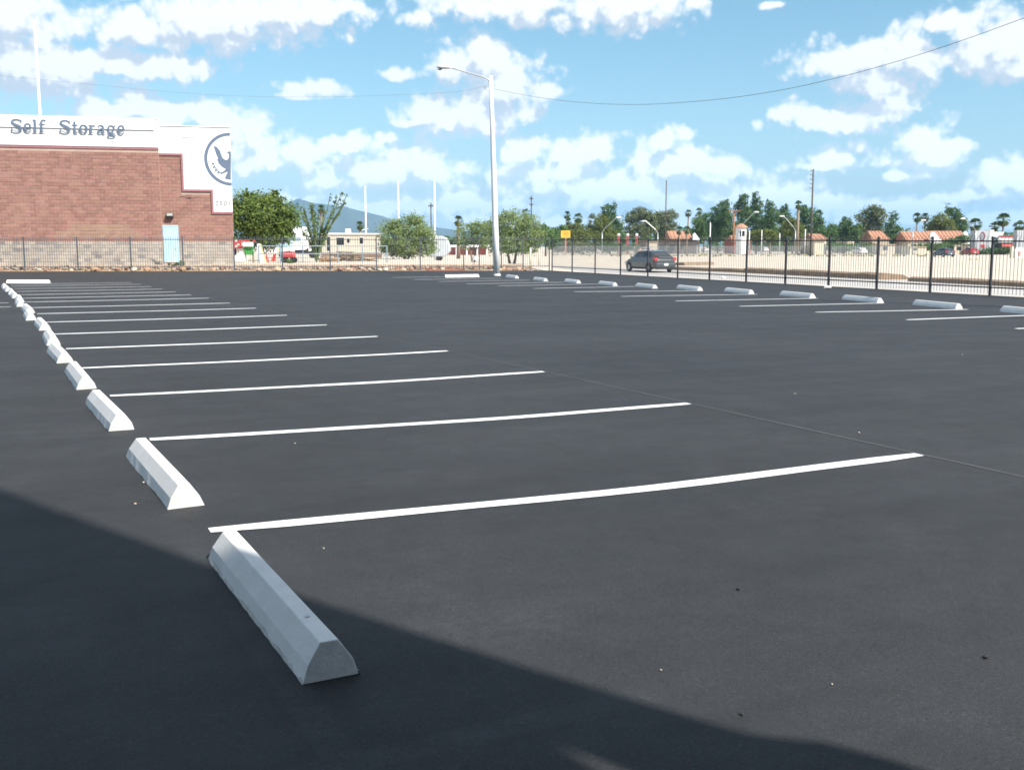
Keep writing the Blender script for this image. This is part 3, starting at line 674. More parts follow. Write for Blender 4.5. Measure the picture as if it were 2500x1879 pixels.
obj('dark_grey_blockwork', lowd, mat('grey_block_wall_dark', (0.25, 0.235, 0.225), 0.95, spec=0.1, var=0.12, scale=2.5, rand=0.15, island=True), bl, kind='stuff')
# door, lamp
dr = obj('door', MB().box(door_u[0], WO-.03, door_z[0], door_u[1], WO+.01, door_z[1]), M_DOOR, bl, bevel=.01)
obj('door_frame', MB().box(door_u[0]-.06, WO-.045, door_z[0], door_u[0]-.002, WO+.012, door_z[1]+.06).box(door_u[1]+.002, WO-.045, door_z[0], door_u[1]+.06, WO+.012, door_z[1]+.06).box(door_u[0], WO-.045, door_z[1]+.002, door_u[1], WO+.012, door_z[1]+.058), M_DOOR, dr)
obj('door_handle', MB().tube([(door_u[1]-.09, WO-.035, 1.0), (door_u[1]-.09, WO-.09, 1.0), (door_u[1]-.2, WO-.09, 1.0)], .012, 6), M_GALV, dr)
q = BP(415, 527, WO)
lm = obj('wall_lamp', MB().prism([(WO-.005, q[1]-.14), (WO-.24, q[1]-.14), (WO-.28, q[1]-.02), (WO-.1, q[1]+.16), (WO-.005, q[1]+.16)], q[0]-.2, q[0]+.2, 'x'), M_BLK, bl, bevel=.01)
obj('lamp_lens', MB().add([(q[0]-.17, WO-.284, q[1]-.005), (q[0]+.17, WO-.284, q[1]-.005), (q[0]+.17, WO-.115, q[1]+.15), (q[0]-.17, WO-.115, q[1]+.15)], [(0, 1, 2, 3)]), mat('lamp_glass', (0.30, 0.31, 0.28), 0.3), lm)
# lettering (serif strokes: centre lines with widths)
def cat(pts, k=5):
    if len(pts) < 3: return pts
    P = [pts[0]]+list(pts)+[pts[-1]]; out = []
    for i in range(1, len(P)-2):
        p0, p1, p2, p3 = P[i-1:i+3]
        for s in range(k):
            t = s/k
            out.append(tuple(.5*(2*b+(c-a)*t+(2*a-5*b+4*c-d)*t*t+(3*b-a-3*c+d)*t**3) for a, b, c, d in zip(p0, p1, p2, p3)))
    return out+[tuple(pts[-1])]
def ell(cx, cz, rx, rz, wx, wz, a0=0, a1=360, n=20):
    return [(cx+rx*math.cos(R_(a0+(a1-a0)*i/n)), cz+rz*math.sin(R_(a0+(a1-a0)*i/n)), wz+(wx-wz)*abs(math.cos(R_(a0+(a1-a0)*i/n)))) for i in range(n+1)]
GLY = {
'S': [[(.62,.76,.05),(.55,.92,.08),(.34,.98,.09),(.13,.90,.13),(.09,.73,.17),(.22,.58,.19),(.42,.48,.19),(.58,.35,.18),(.60,.18,.14),(.48,.05,.09),(.28,.02,.08),(.10,.10,.06),(.05,.26,.05)], [(.63,.70,.05),(.63,1.0,.05)], [(.04,.0,.05),(.04,.3,.05)]],
'e': [[(.10,.37,.06),(.56,.37,.06)], [(.55,.36,.12),(.5,.58,.10),(.33,.66,.08),(.15,.56,.13),(.09,.34,.16),(.16,.11,.13),(.35,.02,.08),(.52,.08,.06),(.58,.18,.05)]],
'l': [[(.2,.0,.16),(.2,1.0,.16)], [(.02,.03,.06),(.38,.03,.06)], [(.03,.97,.06),(.2,.97,.06)]],
'f': [[(.2,0,.15),(.2,.76,.15),(.26,.93,.11),(.4,.98,.08),(.5,.9,.12)], [(.02,.63,.06),(.45,.63,.06)], [(.02,.03,.06),(.4,.03,.06)]],
't': [[(.2,.92,.12),(.2,.14,.15),(.28,.03,.1),(.42,.08,.05)], [(.02,.63,.06),(.42,.63,.06)]],
'o': [ell(.34,.33,.26,.31,.16,.07)],
'r': [[(.17,0,.15),(.17,.65,.15)], [(.0,.03,.06),(.36,.03,.06)], [(.02,.63,.06),(.17,.63,.06)], [(.2,.42,.06),(.3,.58,.08),(.46,.6,.13)]],
'a': [[(.1,.5,.1),(.2,.63,.07),(.36,.62,.1),(.43,.5,.14),(.43,.1,.15),(.5,.03,.07),(.6,.05,.05)], [(.42,.38,.06),(.22,.34,.08),(.1,.2,.14),(.16,.05,.1),(.3,.04,.06),(.42,.15,.06)]],
'g': [ell(.28,.44,.19,.20,.13,.06), [(.16,.27,.05),(.1,.14,.08),(.28,.05,.12),(.48,-.02,.12)], ell(.3,-.14,.24,.13,.09,.06), [(.44,.58,.05),(.58,.64,.08)]],
}
def ribbon(mb, pts, y0, y1, sx, sz, ox, oz, bold=1.0):
    L, Rr = [], []
    P = [(ox+p[0]*sx, oz+p[1]*sz, p[2]*sz/2*bold) for p in pts]
    for i, p in enumerate(P):
        a_, b_ = P[max(0, i-1)], P[min(len(P)-1, i+1)]; dx, dz = b_[0]-a_[0], b_[1]-a_[1]; l = math.hypot(dx, dz) or 1
        nx_, nz_ = -dz/l*p[2], dx/l*p[2]; L.append((p[0]+nx_, p[1]+nz_)); Rr.append((p[0]-nx_, p[1]-nz_))
    rings = [[(a_[0], y0, a_[1]), (b_[0], y0, b_[1]), (b_[0], y1, b_[1]), (a_[0], y1, a_[1])] for a_, b_ in zip(L, Rr)]
    mb.loft(rings)
zS0, zS1 = BP(40, 321, -.22)[1], BP(40, 290.5, -.3)[1]
for ch, x0, x1 in (('S',25,53),('e',56,75),('l',78,90),('f',93,111),('S',144,171),('t',174,190),('o',192,213),('r',215,233),('a',235,257),('g',260,282),('e',285,303)):
    zS0, zS1 = BP(x0, 321+(x0-40)*.0215, -.22)[1], BP(x0, 290.5+(x0-40)*.0215, -.3)[1]
    ua, ub = BP(x0, 305, -.3)[0], BP(x1, 305, -.3)[0]; w = {'S':.68,'e':.62,'l':.4,'f':.52,'t':.45,'o':.68,'r':.55,'a':.62,'g':.62}[ch]
    mb = MB()
    for k_, s_ in enumerate(GLY[ch]): ribbon(mb, cat(s_, 4) if len(s_) < 18 else s_, -.168+.002*k_, -.132+.002*k_, (ub-ua)/w, zS1-zS0, ua, zS0, 1.08)
    obj('letter', mb, M_NAVY, bl)
# ring and eagle (cut off at the corner of the wall)
YF = yv0-.012
ce = BP(563.5, 389, yv0); rr = abs(BP(499.5, 389, yv0)[0]-ce[0]); rz = (BP(563, 326, yv0)[1]-BP(563, 453.5, yv0)[1])/2
ring_p = [(ce[0]+rr*.955*math.cos(t), ce[1]+rz*.955*math.sin(t), .19) for t in np.linspace(PI/2, 1.5*PI, 30)]
mb = MB(); ribbon(mb, ring_p, YF, yv0-.002, 1, 1, 0, 0); obj('emblem_ring', mb, M_NAVY, bl)
zx = lambda x, y: BP(x*600/2212, 240+y*600/2212, yv0)
eg = [(1922,428),(1950,437),(1978,468),(1992,505),(2002,535),(2022,552),(2044,556),(2058,538),(2062,512),(2058,498),(2040,489),(2060,477),(2078,482),(2078,735),(2024,722),(2036,690),(2052,660),(2028,668),(1992,684),(1984,674),(2016,654),(2036,638),(1998,616),(1970,586),(1956,552),(1962,536),(1948,506),(1936,470)]
mb = MB().prism([zx(*p) for p in eg], YF-.003, yv0-.002, 'y')
eo = obj('emblem_eagle', mb, M_NAVY, bl)
mb = MB()
br = [zx(*p) for p in ((1920,580),(1932,612),(1950,640),(1972,662),(1992,678))]
ribbon(mb, cat([(p[0], p[1], .05) for p in br]), YF-.006, yv0-.002, 1, 1, 0, 0)
for p in br[:-1]: mb.ball((p[0]-.05, YF, p[1]-.05), .05, 6, 4)
obj('emblem_branch', mb, M_NAVY, bl)
def text_mesh(s, size, depth):
    cu = bpy.data.curves.new('numerals', 'FONT'); cu.body = s; cu.size = size; cu.extrude = depth; cu.space_character = 1.25; cu.resolution_u = 3
    o = bpy.data.objects.new('numerals', cu); COL.objects.link(o)
    me = bpy.data.meshes.new_from_object(o.evaluated_get(bpy.context.evaluated_depsgraph_get())); bpy.data.objects.remove(o); bpy.data.curves.remove(cu); return me
me = text_mesh('2501', .38, .012); me.transform(Matrix.Rotation(PI/2, 4, 'X')); me.materials.clear(); me.materials.append(M_NUM)
q = BP(526, 501, yv0); xs_ = [v.co.x for v in me.vertices]; wd = BP(562, 501, yv0)[0]-q[0]; me.transform(Matrix.Scale(wd/max(xs_), 4, (1, 0, 0)))
obj('house_number', me, None, bl, (q[0], yv0-.016, q[1]))
# antenna mast standing on the roof
p = PT(92, 180, 72); t = thing('roof_mast', 'tall slim white mast rising above the storage building roof at left', 'mast', (p.x, p.y, 0.3))
zm = HZ(80, 57, 72)-.3
obj('mast', MB().tube([(0, 0, 0), (0, 0, zm*.6), (-.02, 0, zm)], [.11, .09, .07], 8), M_POLE, t, smooth=True); obj('cap', MB().ball((-.02, 0, zm+.05), .12, 8, 5), M_POLE, t)
# bird gliding in front of the wing
q = PT(461, 484, 63)
mb = MB().loft([[(x, y*.06*w, z+.05*w*math.sin(k*PI/3)) if False else (x, .05*w*math.cos(k*PI/3), z+.05*w*math.sin(k*PI/3)) for k in range(6)] for x, z, w in ((-.22, -.02, .1), (-.12, 0, .9), (.02, .01, 1.1), (.14, .03, .7), (.2, .03, .15))])
mb.add([(-.08, -.02, .02), (.08, -.02, .03), (.36, -.3, .2), (.5, -.5, .24), (.30, -.5, .2), (.1, -.3, .14)], [(0, 1, 2, 3, 4, 5)])
mb.add([(-.08, .02, .02), (.08, .02, .03), (-.2, .3, .02), (-.42, .5, -.05), (-.36, .45, -.06), (-.2, .25, -.01)], [(0, 1, 2, 3, 4, 5)])
b_ = obj('bird', mb, mat('dark_feathers', (0.07, 0.07, 0.075), 0.8)); b_.location = q; b_.rotation_euler = (.3, 0, .3); tag(b_, 'small dark bird gliding past the brick wing below the emblem', 'bird')

# ------------------------------------------------------------------ tall lamp post in the lot
pb = G(1213, 673); t = thing('lamp_post', 'tall white parking lot lamp post with one cobra-head arm', 'lamp post', (pb.x, pb.y, 0))
d0 = pb.dot(FH); top = PT(1198, 186, d0)-pb
obj('pole', MB().tube([top*k for k in (0, .25, .5, .75, 1)], [.165, .145, .125, .105, .085], 14), M_POLE, t, smooth=True)
obj('base_plate', MB().tube([(0, 0, 0), (0, 0, .03)], .19, 12).tube([(0, 0, .03), (0, 0, .09)], [.178, .168], 12), M_POLE, t)
at = PT(1196, 205, d0)-pb; e1 = PT(1188, 192, d0)-pb; e2 = PT(1150, 180, d0)-pb; e3 = PT(1105, 167, d0)-pb; he = PT(1072, 166, d0)-pb
obj('arm', MB().tube([Vector(p) for p in cat([tuple(at), tuple(e1), tuple(e2), tuple(e3)], 4)], .030, 8), mat('arm_grey', (0.50, 0.50, 0.50), 0.4, metal=0.3), t, smooth=True)
hd = (he-e3); ax = hd.normalized(); sd = Vector((0, 0, 1)).cross(ax).normalized(); up = ax.cross(sd)
if up.z < 0: up = -up
rings = []
for k, (s, w, h) in enumerate(((-.04, .05, .05), (.12, .10, .09), (.36, .17, .14), (.6, .17, .13), (.74, .08, .06))):
    rings.append([e3+ax*s+sd*(w*math.cos(q*PI/4))+up*(.02+h*math.sin(q*PI/4)*(1 if q < 5 else .5)) for q in range(8)])
hdo = obj('lamp_head', MB().loft(rings), M_WPAINT, t, smooth=True)
rings = [[e3+ax*s+sd*(w*math.cos(q*PI/4))+up*(-.05-h*max(0, -math.sin(q*PI/4))-.01) for q in range(8)] for s, w, h in ((.50, .05, .01), (.56, .10, .05), (.66, .10, .05), (.73, .05, .01))]
obj('lens', MB().loft(rings), mat('smoky_lens', (0.12, 0.10, 0.13), 0.2), hdo)
wb = PT(1197, 216, d0)-pb
obj('wire_bracket', MB().tube([wb, wb+Vector((-.25, 0, -.06)), wb+Vector((-.3, 0, .08))], .02, 6).tube([wb, wb+Vector((.2, .0, -.02))], .02, 6), M_GALV, t)
# overhead wires
M_WIRE = mat('grey_wire', (0.17, 0.18, 0.20), 0.6)
def wire(p0, px_pts, d1, label, rad=.0078):
    e = AT(px_pts[-1][0], d1); s = Vector((p0.x, p0.y, 0)); dv = (e-s).normalized(); pts = [p0]
    for (px, py) in px_pts:
        k = along(s, dv, px); q = s+dv*k; pts.append(Vector((q.x, q.y, HZ(px, py, q.dot(FH)))))
    o = obj('overhead_wire', MB().tube([Vector(p) for p in cat([tuple(p) for p in pts], 6)], rad, 5), M_WIRE); tag(o, label, 'wire')
wire(pb+wb+Vector((.2, 0, -.02)), [(1300,236),(1400,249),(1500,255),(1600,254),(1750,242),(1900,219),(2050,184),(2200,140),(2350,88),(2500,30),(2660,-32)], 24, 'thin dark wire sagging from the lamp post up to the right edge')
wire(pb+wb+Vector((-.3, 0, .08)), [(1120,224),(1000,231),(850,236),(700,237),(550,233),(400,222),(250,207),(100,192),(0,183),(-200,160)], 57, 'faint thin wire running from the lamp post across the sky to the left', .0045)

wp = AT(2662, 24); t = thing('utility_pole', 'wooden utility pole beside the right edge, carrying the sagging wire', 'utility pole', (wp.x, wp.y, 0)); zw = HZ(2660, -32, 24)
obj('pole', MB().tube([(.15, 0, -.1), (.15, 0, zw+.6)], [.14, .10], 10), M_WOOD, t, smooth=True); obj('bracket', MB().tube([(.2, 0, zw), (-.02, 0, zw)], .03, 6), M_GALV, t)
# ------------------------------------------------------------------ foliage
def leaf_mesh(name, blobs, n, size, m, droop=0.0, aspect=1.6, clump=22, seed=0, shell=.35):
    g = np.random.default_rng(seed); B = np.array(blobs, float); vol = (B[:, 3]*B[:, 4]*B[:, 5])**.75
    nc = max(6, n//clump); bi = g.choice(len(B), nc, p=vol/vol.sum())
    dv = g.normal(size=(nc, 3)); dv /= np.linalg.norm(dv, axis=1)[:, None]
    rad = (shell+(1-shell)*g.random(nc))**(1/1.6)
    cc = B[bi, :3]+dv*rad[:, None]*B[bi, 3:]; cs = (B[bi, 3:].mean(1)*.26)*g.uniform(.6, 1.3, nc)
    ci = g.integers(0, nc, n); c = cc[ci]+g.normal(size=(n, 3))*cs[ci][:, None]*np.array([.75, .75, .55])
    nr = dv[ci]*.8+g.normal(size=(n, 3))*.8+np.array([0, 0, .5]); nr /= np.linalg.norm(nr, axis=1)[:, None]
    a = np.cross(nr, g.normal(size=(n, 3))); a /= np.linalg.norm(a, axis=1)[:, None]
    if droop: a[:, 2] -= droop; a /= np.linalg.norm(a, axis=1)[:, None]
    b = np.cross(nr, a); s = size*g.uniform(.55, 1.25, n)[:, None]
    V = np.stack([c-a*s*aspect*.5, c+b*s*.5, c+a*s*aspect*.5, c-b*s*.5], 1).reshape(-1, 3)
    me = bpy.data.meshes.new(name); me.vertices.add(4*n); me.vertices.foreach_set('co', V.ravel())
    me.loops.add(4*n); me.loops.foreach_set('vertex_index', np.arange(4*n)); me.polygons.add(n)
    me.polygons.foreach_set('loop_start', np.arange(n)*4); me.update(calc_edges=True); me.materials.append(m); return me
def blobs_px(bl_, px0, d, base, dz=1.0):
    """lobes given in source pixels (px,py,rx,ry) -> local ellipsoids round the tree's base"""
    o = AT(px0, d); out = []
    for (px, py, rx, ry) in bl_:
        q = PT(px, py, d); k = PXM(d); v = q-Vector((o.x, o.y, 0)); off = random.uniform(-.4, .4)*rx*k
        out.append((v.x+FH.x*off, v.y+FH.y*off, v.z-base, rx*k, rx*k*.95, ry*k))
    return out
def tree(name, label, px, d, lobes, m, n, size, trunk_r, cat_='tree', base=None, group=None, trunks=1, droop=0., limbs=True, aspect=1.6, tm=None, seed=None, clump=22, shell=.35):
    o = AT(px, d); base = gz(o.x, o.y) if base is None else base
    t = thing(name, label, cat_, (o.x, o.y, base), 0, group); B = blobs_px(lobes, px, d, base)
    obj('crown', leaf_mesh('crown', B, n, size, m, droop, aspect, clump, seed if seed is not None else int(px)+int(d), shell), None, t)
    mb = MB(); rnd = random.Random(int(px))
    for k in range(trunks):
        ox = rnd.uniform(-.25, .25)*(trunks > 1); fork = Vector((ox*2.5, rnd.uniform(-.2, .2), max(.3, min(b[2]-b[5]*.4 for b in B)*.8)))
        mb.tube([(ox, 0, -.1), fork*.5+Vector((ox*.5, 0, 0)), fork], [trunk_r, trunk_r*.8, trunk_r*.62], 7)
        for b in (B[k::trunks] if limbs else []):
            e = Vector(b[:3])+Vector((0, 0, b[5]*.35)); mid = fork.lerp(e, .5)+Vector((rnd.uniform(-.2, .2), rnd.uniform(-.2, .2), -.1))
            mb.tube([fork, mid, e], [trunk_r*.5, trunk_r*.3, trunk_r*.08], 5)
    obj('trunk', mb, tm or M_BARK, t, smooth=True); return t
def palm(label, px, py, d, r_px, group='palms beyond the lot', skirt=0.5, tr=.2, nf=34, lean=0.0, name='fan_palm'):
    o = AT(px, d); base = gz(o.x, o.y); t = thing(name, label, 'palm', (o.x, o.y, base), 0, group); h = HZ(px, py, d)-base; R = r_px*PXM(d); rnd = random.Random(int(px*3+d))
    tp = Vector((lean, 0, h)); obj('trunk', MB().tube([(0, 0, -.1), (lean*.3, 0, h*.5), tp], [tr*1.25, tr, tr*.85], 8), M_PALMT, t, smooth=True)
    def fronds(mb, n, e0, e1, R):
        for k in range(n):
            az = rnd.uniform(0, 2*PI); el = R_(rnd.uniform(e0, e1)); dv = Vector((math.cos(az)*math.cos(el), math.sin(az)*math.cos(el), math.sin(el)))
            s_ = dv.cross(Vector((0, 0, 1))).normalized(); u_ = s_.cross(dv); c = tp+dv*R*.42
            mb.add([tp-s_*.02, tp+s_*.02, c+s_*.02, c-s_*.02], [(0, 1, 2, 3)])
            for q in range(7):
                an = (q-3)*.36; v = (dv*math.cos(an)+s_*math.sin(an)); w = s_*math.cos(an)-dv*math.sin(an); L = R*rnd.uniform(.46, .62)
                p1 = c+v*L*.6; p2 = c+v*L-Vector((0, 0, L*.28)); mb.add([c, p1+w*L*.11, p2, p1-w*L*.11], [(0, 1, 2, 3)])
    mb = MB(); fronds(mb, nf, -55, 85, R); cr = obj('crown', mb, M_LF5, t)
    if skirt:
        mb = MB(); fronds(mb, int(nf*skirt), -86, -48, R*.9); obj('dead_fronds', mb, M_LFD, t)
    return t
GT = 'trees beyond the lot'
tree('mesquite_tree', 'dense bright green tree right beside the storage building', 640, 82, [(600,520,46,48),(650,530,62,56),(695,535,36,42),(640,490,40,24),(585,560,38,40),(640,575,60,30),(690,570,34,26),(607,478,10,22),(578,500,16,30),(690,497,12,18),(670,480,12,18)], M_LF1, 17000, .14, .2, seed=5)
tree('palo_verde_tree', 'airy yellow green palo verde left of the white trailer, low to the ground', 990, 94, [(960,575,38,34),(1000,560,48,34),(1035,580,34,30),(985,600,50,24),(1045,605,24,18),(945,600,26,22),(1012,538,24,12),(960,548,18,14),(955,612,26,16),(1000,614,34,14),(1040,612,22,14)], M_LF2, 15000, .105, .12, trunks=3, droop=.3, seed=8)
tree('palo_verde_tree', 'small sparse palo verde on bare trunks in front of the red wall', 1157, 112, [(1140,565,30,24),(1165,555,26,18),(1180,575,24,22),(1125,585,18,16),(1195,560,22,26),(1135,600,16,10),(1185,598,18,12)], M_LF2, 5500, .115, .1, trunks=3, droop=.3, seed=9)
tree('palo_verde_tree', 'big spreading palo verde standing behind the tall lamp post', 1250, 104, [(1215,560,34,34),(1250,545,44,34),(1290,560,34,36),(1235,590,46,26),(1280,595,36,22),(1240,528,24,14),(1310,575,20,24),(1215,604,26,14),(1262,608,34,12),(1300,604,22,14)], M_LF2, 14000, .115, .16, trunks=3, droop=.35, seed=10)
# ocotillo with its leafy canes
o = AT(772, 76); oc = thing('ocotillo', 'tall ocotillo with long leafy canes spreading from one base behind the fence', 'plant', (o.x, o.y, gz(o.x, o.y)))
canes = [(733,507),(742,512),(750,540),(758,500),(762,505),(768,520),(745,560),(730,545),(806,478),(822,482),(834,470),(846,478),(842,492),(790,520),(776,530),(812,520),(835,500)]
for k, (px, py) in enumerate(canes):
    e = PT(px, py, 76+random.uniform(-1.2, 1.2))-oc.location; out = Vector((e.x, e.y, 0)); mid = Vector((e.x*.42, e.y*.42, e.z*.52)); mb = MB()
    pts = cat([(0, 0, 0), tuple(mid*.5+Vector((0, 0, .1))), tuple(mid), tuple(e*.78+Vector((0, 0, .05))), tuple(e)], 4)
    mb.tube(pts, list(np.linspace(.06, .025, len(pts))), 6)
    cn = obj('cane', mb, M_OCO, oc)
    B = [(p[0], p[1], p[2], .13, .13, .2) for p in pts[4:]]
    obj('leaves', leaf_mesh('leaves', B, 260 if k in (3, 4, 5, 1) else 120, .10, M_LF1, clump=5, seed=k), None, cn)
palm('slim fan palm with a tan skirt, standing in front of the mountain', 786, 510, 150, 13, skirt=1.0, tr=.16)
palm('distant pale fan palm left of the first white flagpole', 880, 550, 190, 13, skirt=1.2)
palm('fan palm with a brown skirt beside the white trailer', 1119, 538, 150, 15, skirt=1.2, tr=.25)
palm('bushy fan palm just left of the thin utility pole behind the palo verde', 1283, 520, 230, 14)
palm('tall fan palm, left of two seen above the yellow sign', 1384, 525, 300, 12, skirt=.3); palm('shorter fan palm below the one above the yellow sign', 1388, 541, 290, 11, skirt=.3)
palm('fan palm with a shaggy brown skirt, right of the yellow sign', 1411, 532, 300, 15, skirt=2.2)
palm('tall thin fan palm left of the pine grove above the tile roof', 1679, 520, 280, 11, skirt=.2); palm('fan palm next to the tall thin one, left of the pines', 1705, 516, 285, 11, skirt=.4)
palm('short fan palm against the tile roof, left one', 1658, 562, 240, 12, skirt=.3); palm('short fan palm against the tile roof, right one', 1676, 561, 242, 12, skirt=.3)
palm('tall fan palm with bare tan trunk at the right of the pine grove', 1946, 500, 230, 13, skirt=.3, tr=.3)
palm('round-headed fan palm, left of a pair above the tile roofs', 2236, 530, 260, 14, skirt=.8, nf=46); palm('round-headed fan palm, right of a pair above the tile roofs', 2256, 530, 262, 13, skirt=1, nf=46)
palm('yellowish fan palm behind the gable, left of the grey sign tower', 2378, 548, 250, 20, skirt=.8, nf=44); palm('big dark fan palm behind the white store', 2446, 535, 240, 20, skirt=.8, nf=46); palm('fan palm near the right edge behind the store', 2486, 552, 235, 18, skirt=.6, nf=44)
palm('wide fan palm between the big palm and the grey sign tower', 2425, 552, 245, 15, skirt=.6)
FT = [('ash_tree','low bright green tree right of the big palo verde',1332,190,[(1325,572,22,24),(1345,585,18,18)],M_LF7,1500,.35),
('ash_tree','rounded green tree left of the yellow sign',1362,270,[(1356,575,22,18),(1372,568,16,18)],M_LF7,1300,.42),
('ash_tree','broad low green tree behind the yellow sign',1405,280,[(1395,568,26,20),(1425,575,24,18),(1410,560,18,14)],M_LF6,1700,.45),
('ash_tree','pale slender tree left of the first street lamp',1447,290,[(1446,540,9,18),(1442,560,14,18),(1455,570,16,16)],M_LF4,1100,.4),
('pine_tree','dark twin-topped tree behind the first street lamp',1485,285,[(1480,515,12,18),(1495,512,11,20),(1487,535,20,20),(1500,555,22,24)],M_LF3,2000,.42),
('olive_tree','olive green tree in front of the twin-topped one',1472,262,[(1470,545,20,22),(1468,570,24,20),(1490,575,18,20)],M_LF6,1700,.42),
('eucalyptus_tree','tall grey green eucalyptus left of the tall wooden pole',1565,270,[(1565,520,20,15),(1545,530,24,14),(1585,532,20,16),(1545,560,18,22),(1572,560,22,22),(1590,550,16,20)],M_LF4,3000,.42),
('eucalyptus_tree','wide eucalyptus behind the tall wooden pole',1622,275,[(1612,530,24,14),(1636,528,22,14),(1604,550,16,20),(1630,555,22,22),(1615,575,20,16)],M_LF4,2600,.42),
('ash_tree','green tree left of the pine grove',1718,270,[(1705,545,18,20),(1722,540,18,22),(1714,565,22,14)],M_LF7,1700,.42),
('pine_tree','dark pine at the left end of the grove',1752,262,[(1745,530,14,28),(1760,520,14,30),(1752,560,24,28)],M_LF3,2000,.40),
('pine_tree','dark pine left of the brown crossarm pole',1776,258,[(1772,505,10,20),(1770,530,18,22),(1780,560,20,26)],M_LF3,2000,.40),
('pine_tree','tall pine behind the little cupola tower',1816,270,[(1815,488,13,16),(1810,510,20,20),(1822,535,22,22),(1808,560,22,22)],M_LF3,2500,.40),
('pine_tree','tallest pointed pine in the middle of the grove',1847,272,[(1846,480,8,16),(1848,500,15,18),(1842,522,22,20),(1852,548,22,22),(1845,575,20,18)],M_LF3,2700,.40),
('pine_tree','pine right of the tallest one in the grove',1880,266,[(1878,505,11,18),(1882,525,18,20),(1874,550,20,22),(1890,570,18,18)],M_LF3,2200,.40),
('pine_tree','pine behind the second arm lamp in the grove',1916,268,[(1915,508,9,16),(1912,530,18,20),(1922,555,20,22),(1905,572,18,18)],M_LF3,2200,.40),
('pine_tree','pine left of the tall dark utility pole',1964,262,[(1958,515,14,16),(1972,530,18,22),(1955,550,20,22),(1970,572,20,18)],M_LF3,2300,.40),
('pine_tree','pine right of the tall dark utility pole',1998,262,[(1998,526,9,16),(2000,548,12,20),(1995,570,18,18)],M_LF3,1700,.40),
('shrub','yellow green shrub right of the cupola tower',1846,232,[(1840,575,14,12),(1852,572,10,12)],M_LF6,700,.34),
('shrub','bright yellow green shrub between the white light poles and the grove',1880,230,[(1874,572,14,14),(1890,576,12,12)],M_LF6,900,.34),
('olive_tree','olive tree in front of the palm at the grove end',1935,240,[(1925,560,22,20),(1945,565,20,20),(1930,545,14,12)],M_LF6,1500,.36),
('ash_tree','rounded fresh green tree right of the pine grove',2057,262,[(2050,560,20,20),(2068,550,14,20),(2060,575,22,14),(2066,538,9,10)],M_LF7,1900,.40),
('ash_tree','low green tree left of the grey eucalyptus',2088,250,[(2085,565,12,16),(2096,555,10,12),(2088,580,14,10)],M_LF7,1100,.36),
('ash_tree','low dark tree between the grove and the rounded green tree',2026,260,[(2020,570,20,14),(2032,560,12,14)],M_LF7,1100,.38),
('eucalyptus_tree','tall brownish grey eucalyptus above a tile roof',2128,258,[(2132,515,20,14),(2115,530,22,20),(2145,530,18,22),(2108,555,14,22),(2136,555,20,18)],M_LF4,2600,.40),
('ash_tree','upright dark green tree right of the small tile roof',2181,250,[(2180,535,11,20),(2176,560,20,18),(2192,570,16,18),(2172,580,22,10)],M_LF3,1900,.36),
('olive_tree','rounded olive tree behind the long tile roofs',2296,255,[(2296,540,26,18),(2285,556,26,14),(2312,555,20,16)],M_LF6,2200,.36),
('pine_tree','tall dark pine rising behind the olive tree at right',2332,268,[(2318,512,10,14),(2330,525,14,18),(2340,545,18,20),(2350,562,14,14)],M_LF3,2100,.40),
('shrub','row-end green shrub in front of the tile roof gable',2340,228,[(2325,590,22,9),(2352,584,20,10)],M_LF7,1000,.3),
('hedge','long dark hedge behind the chain-link fence below the yellow sign',1400,226,[(1365,603,26,12),(1410,604,30,12),(1445,604,24,12)],M_LF4,1500,.34),
('hedge','dark hedge behind the chain-link fence between lamp and red pillars',1490,224,[(1478,604,20,12),(1515,605,24,11),(1545,604,18,10)],M_LF3,1200,.34),
('hedge','low hedge behind the white cars under the pine grove',1800,345,[(1740,602,30,11),(1800,603,34,11),(1850,603,30,11)],M_LF3,1700,.36),
('hedge','low hedge under the right half of the grove',1930,345,[(1890,603,24,11),(1935,603,28,11),(1985,604,26,10)],M_LF3,1400,.36),
('hedge','low green hedge below the rounded green tree',2060,235,[(2035,603,22,11),(2075,604,26,10),(2120,604,22,10)],M_LF7,1300,.34),
('hedge','dark hedge in front of the store',2440,220,[(2420,612,20,7),(2455,611,22,7),(2398,615,14,5)],M_LF3,1000,.28),
('hedge','green hedge below the long tile roof',2285,226,[(2250,604,24,7),(2290,602,30,8),(2325,604,20,8)],M_LF7,1300,.3),
]
for (nm, lab, px, d, lb, m, n, sz) in FT:
    tree(nm, lab, px, d, lb, m, int(n*2.5), sz*.70, .2, nm.replace('_', ' ') if nm in ('shrub', 'hedge') else 'tree', group=GT if nm not in ('shrub', 'hedge') else None, limbs=nm not in ('shrub', 'hedge'), aspect=1.5)
# low green growth far off along the horizon
far_b = []
for px in range(700, 2560, 18):
    hi = 15 if 1330 < px < 2120 else 7 if px > 2120 else 0
    far_b.append((px+random.uniform(-8, 8), 593-hi+random.uniform(-6, 3), random.uniform(14, 24), random.uniform(7, 12)+hi))
fb = blobs_px(far_b, 1600, 330, 0); o = AT(1600, 330)
fw = obj('tree_line', leaf_mesh('tree_line', fb, 34000, .5, M_LF7, seed=77), None, kind='stuff'); fw.location = (o.x, o.y, 0)

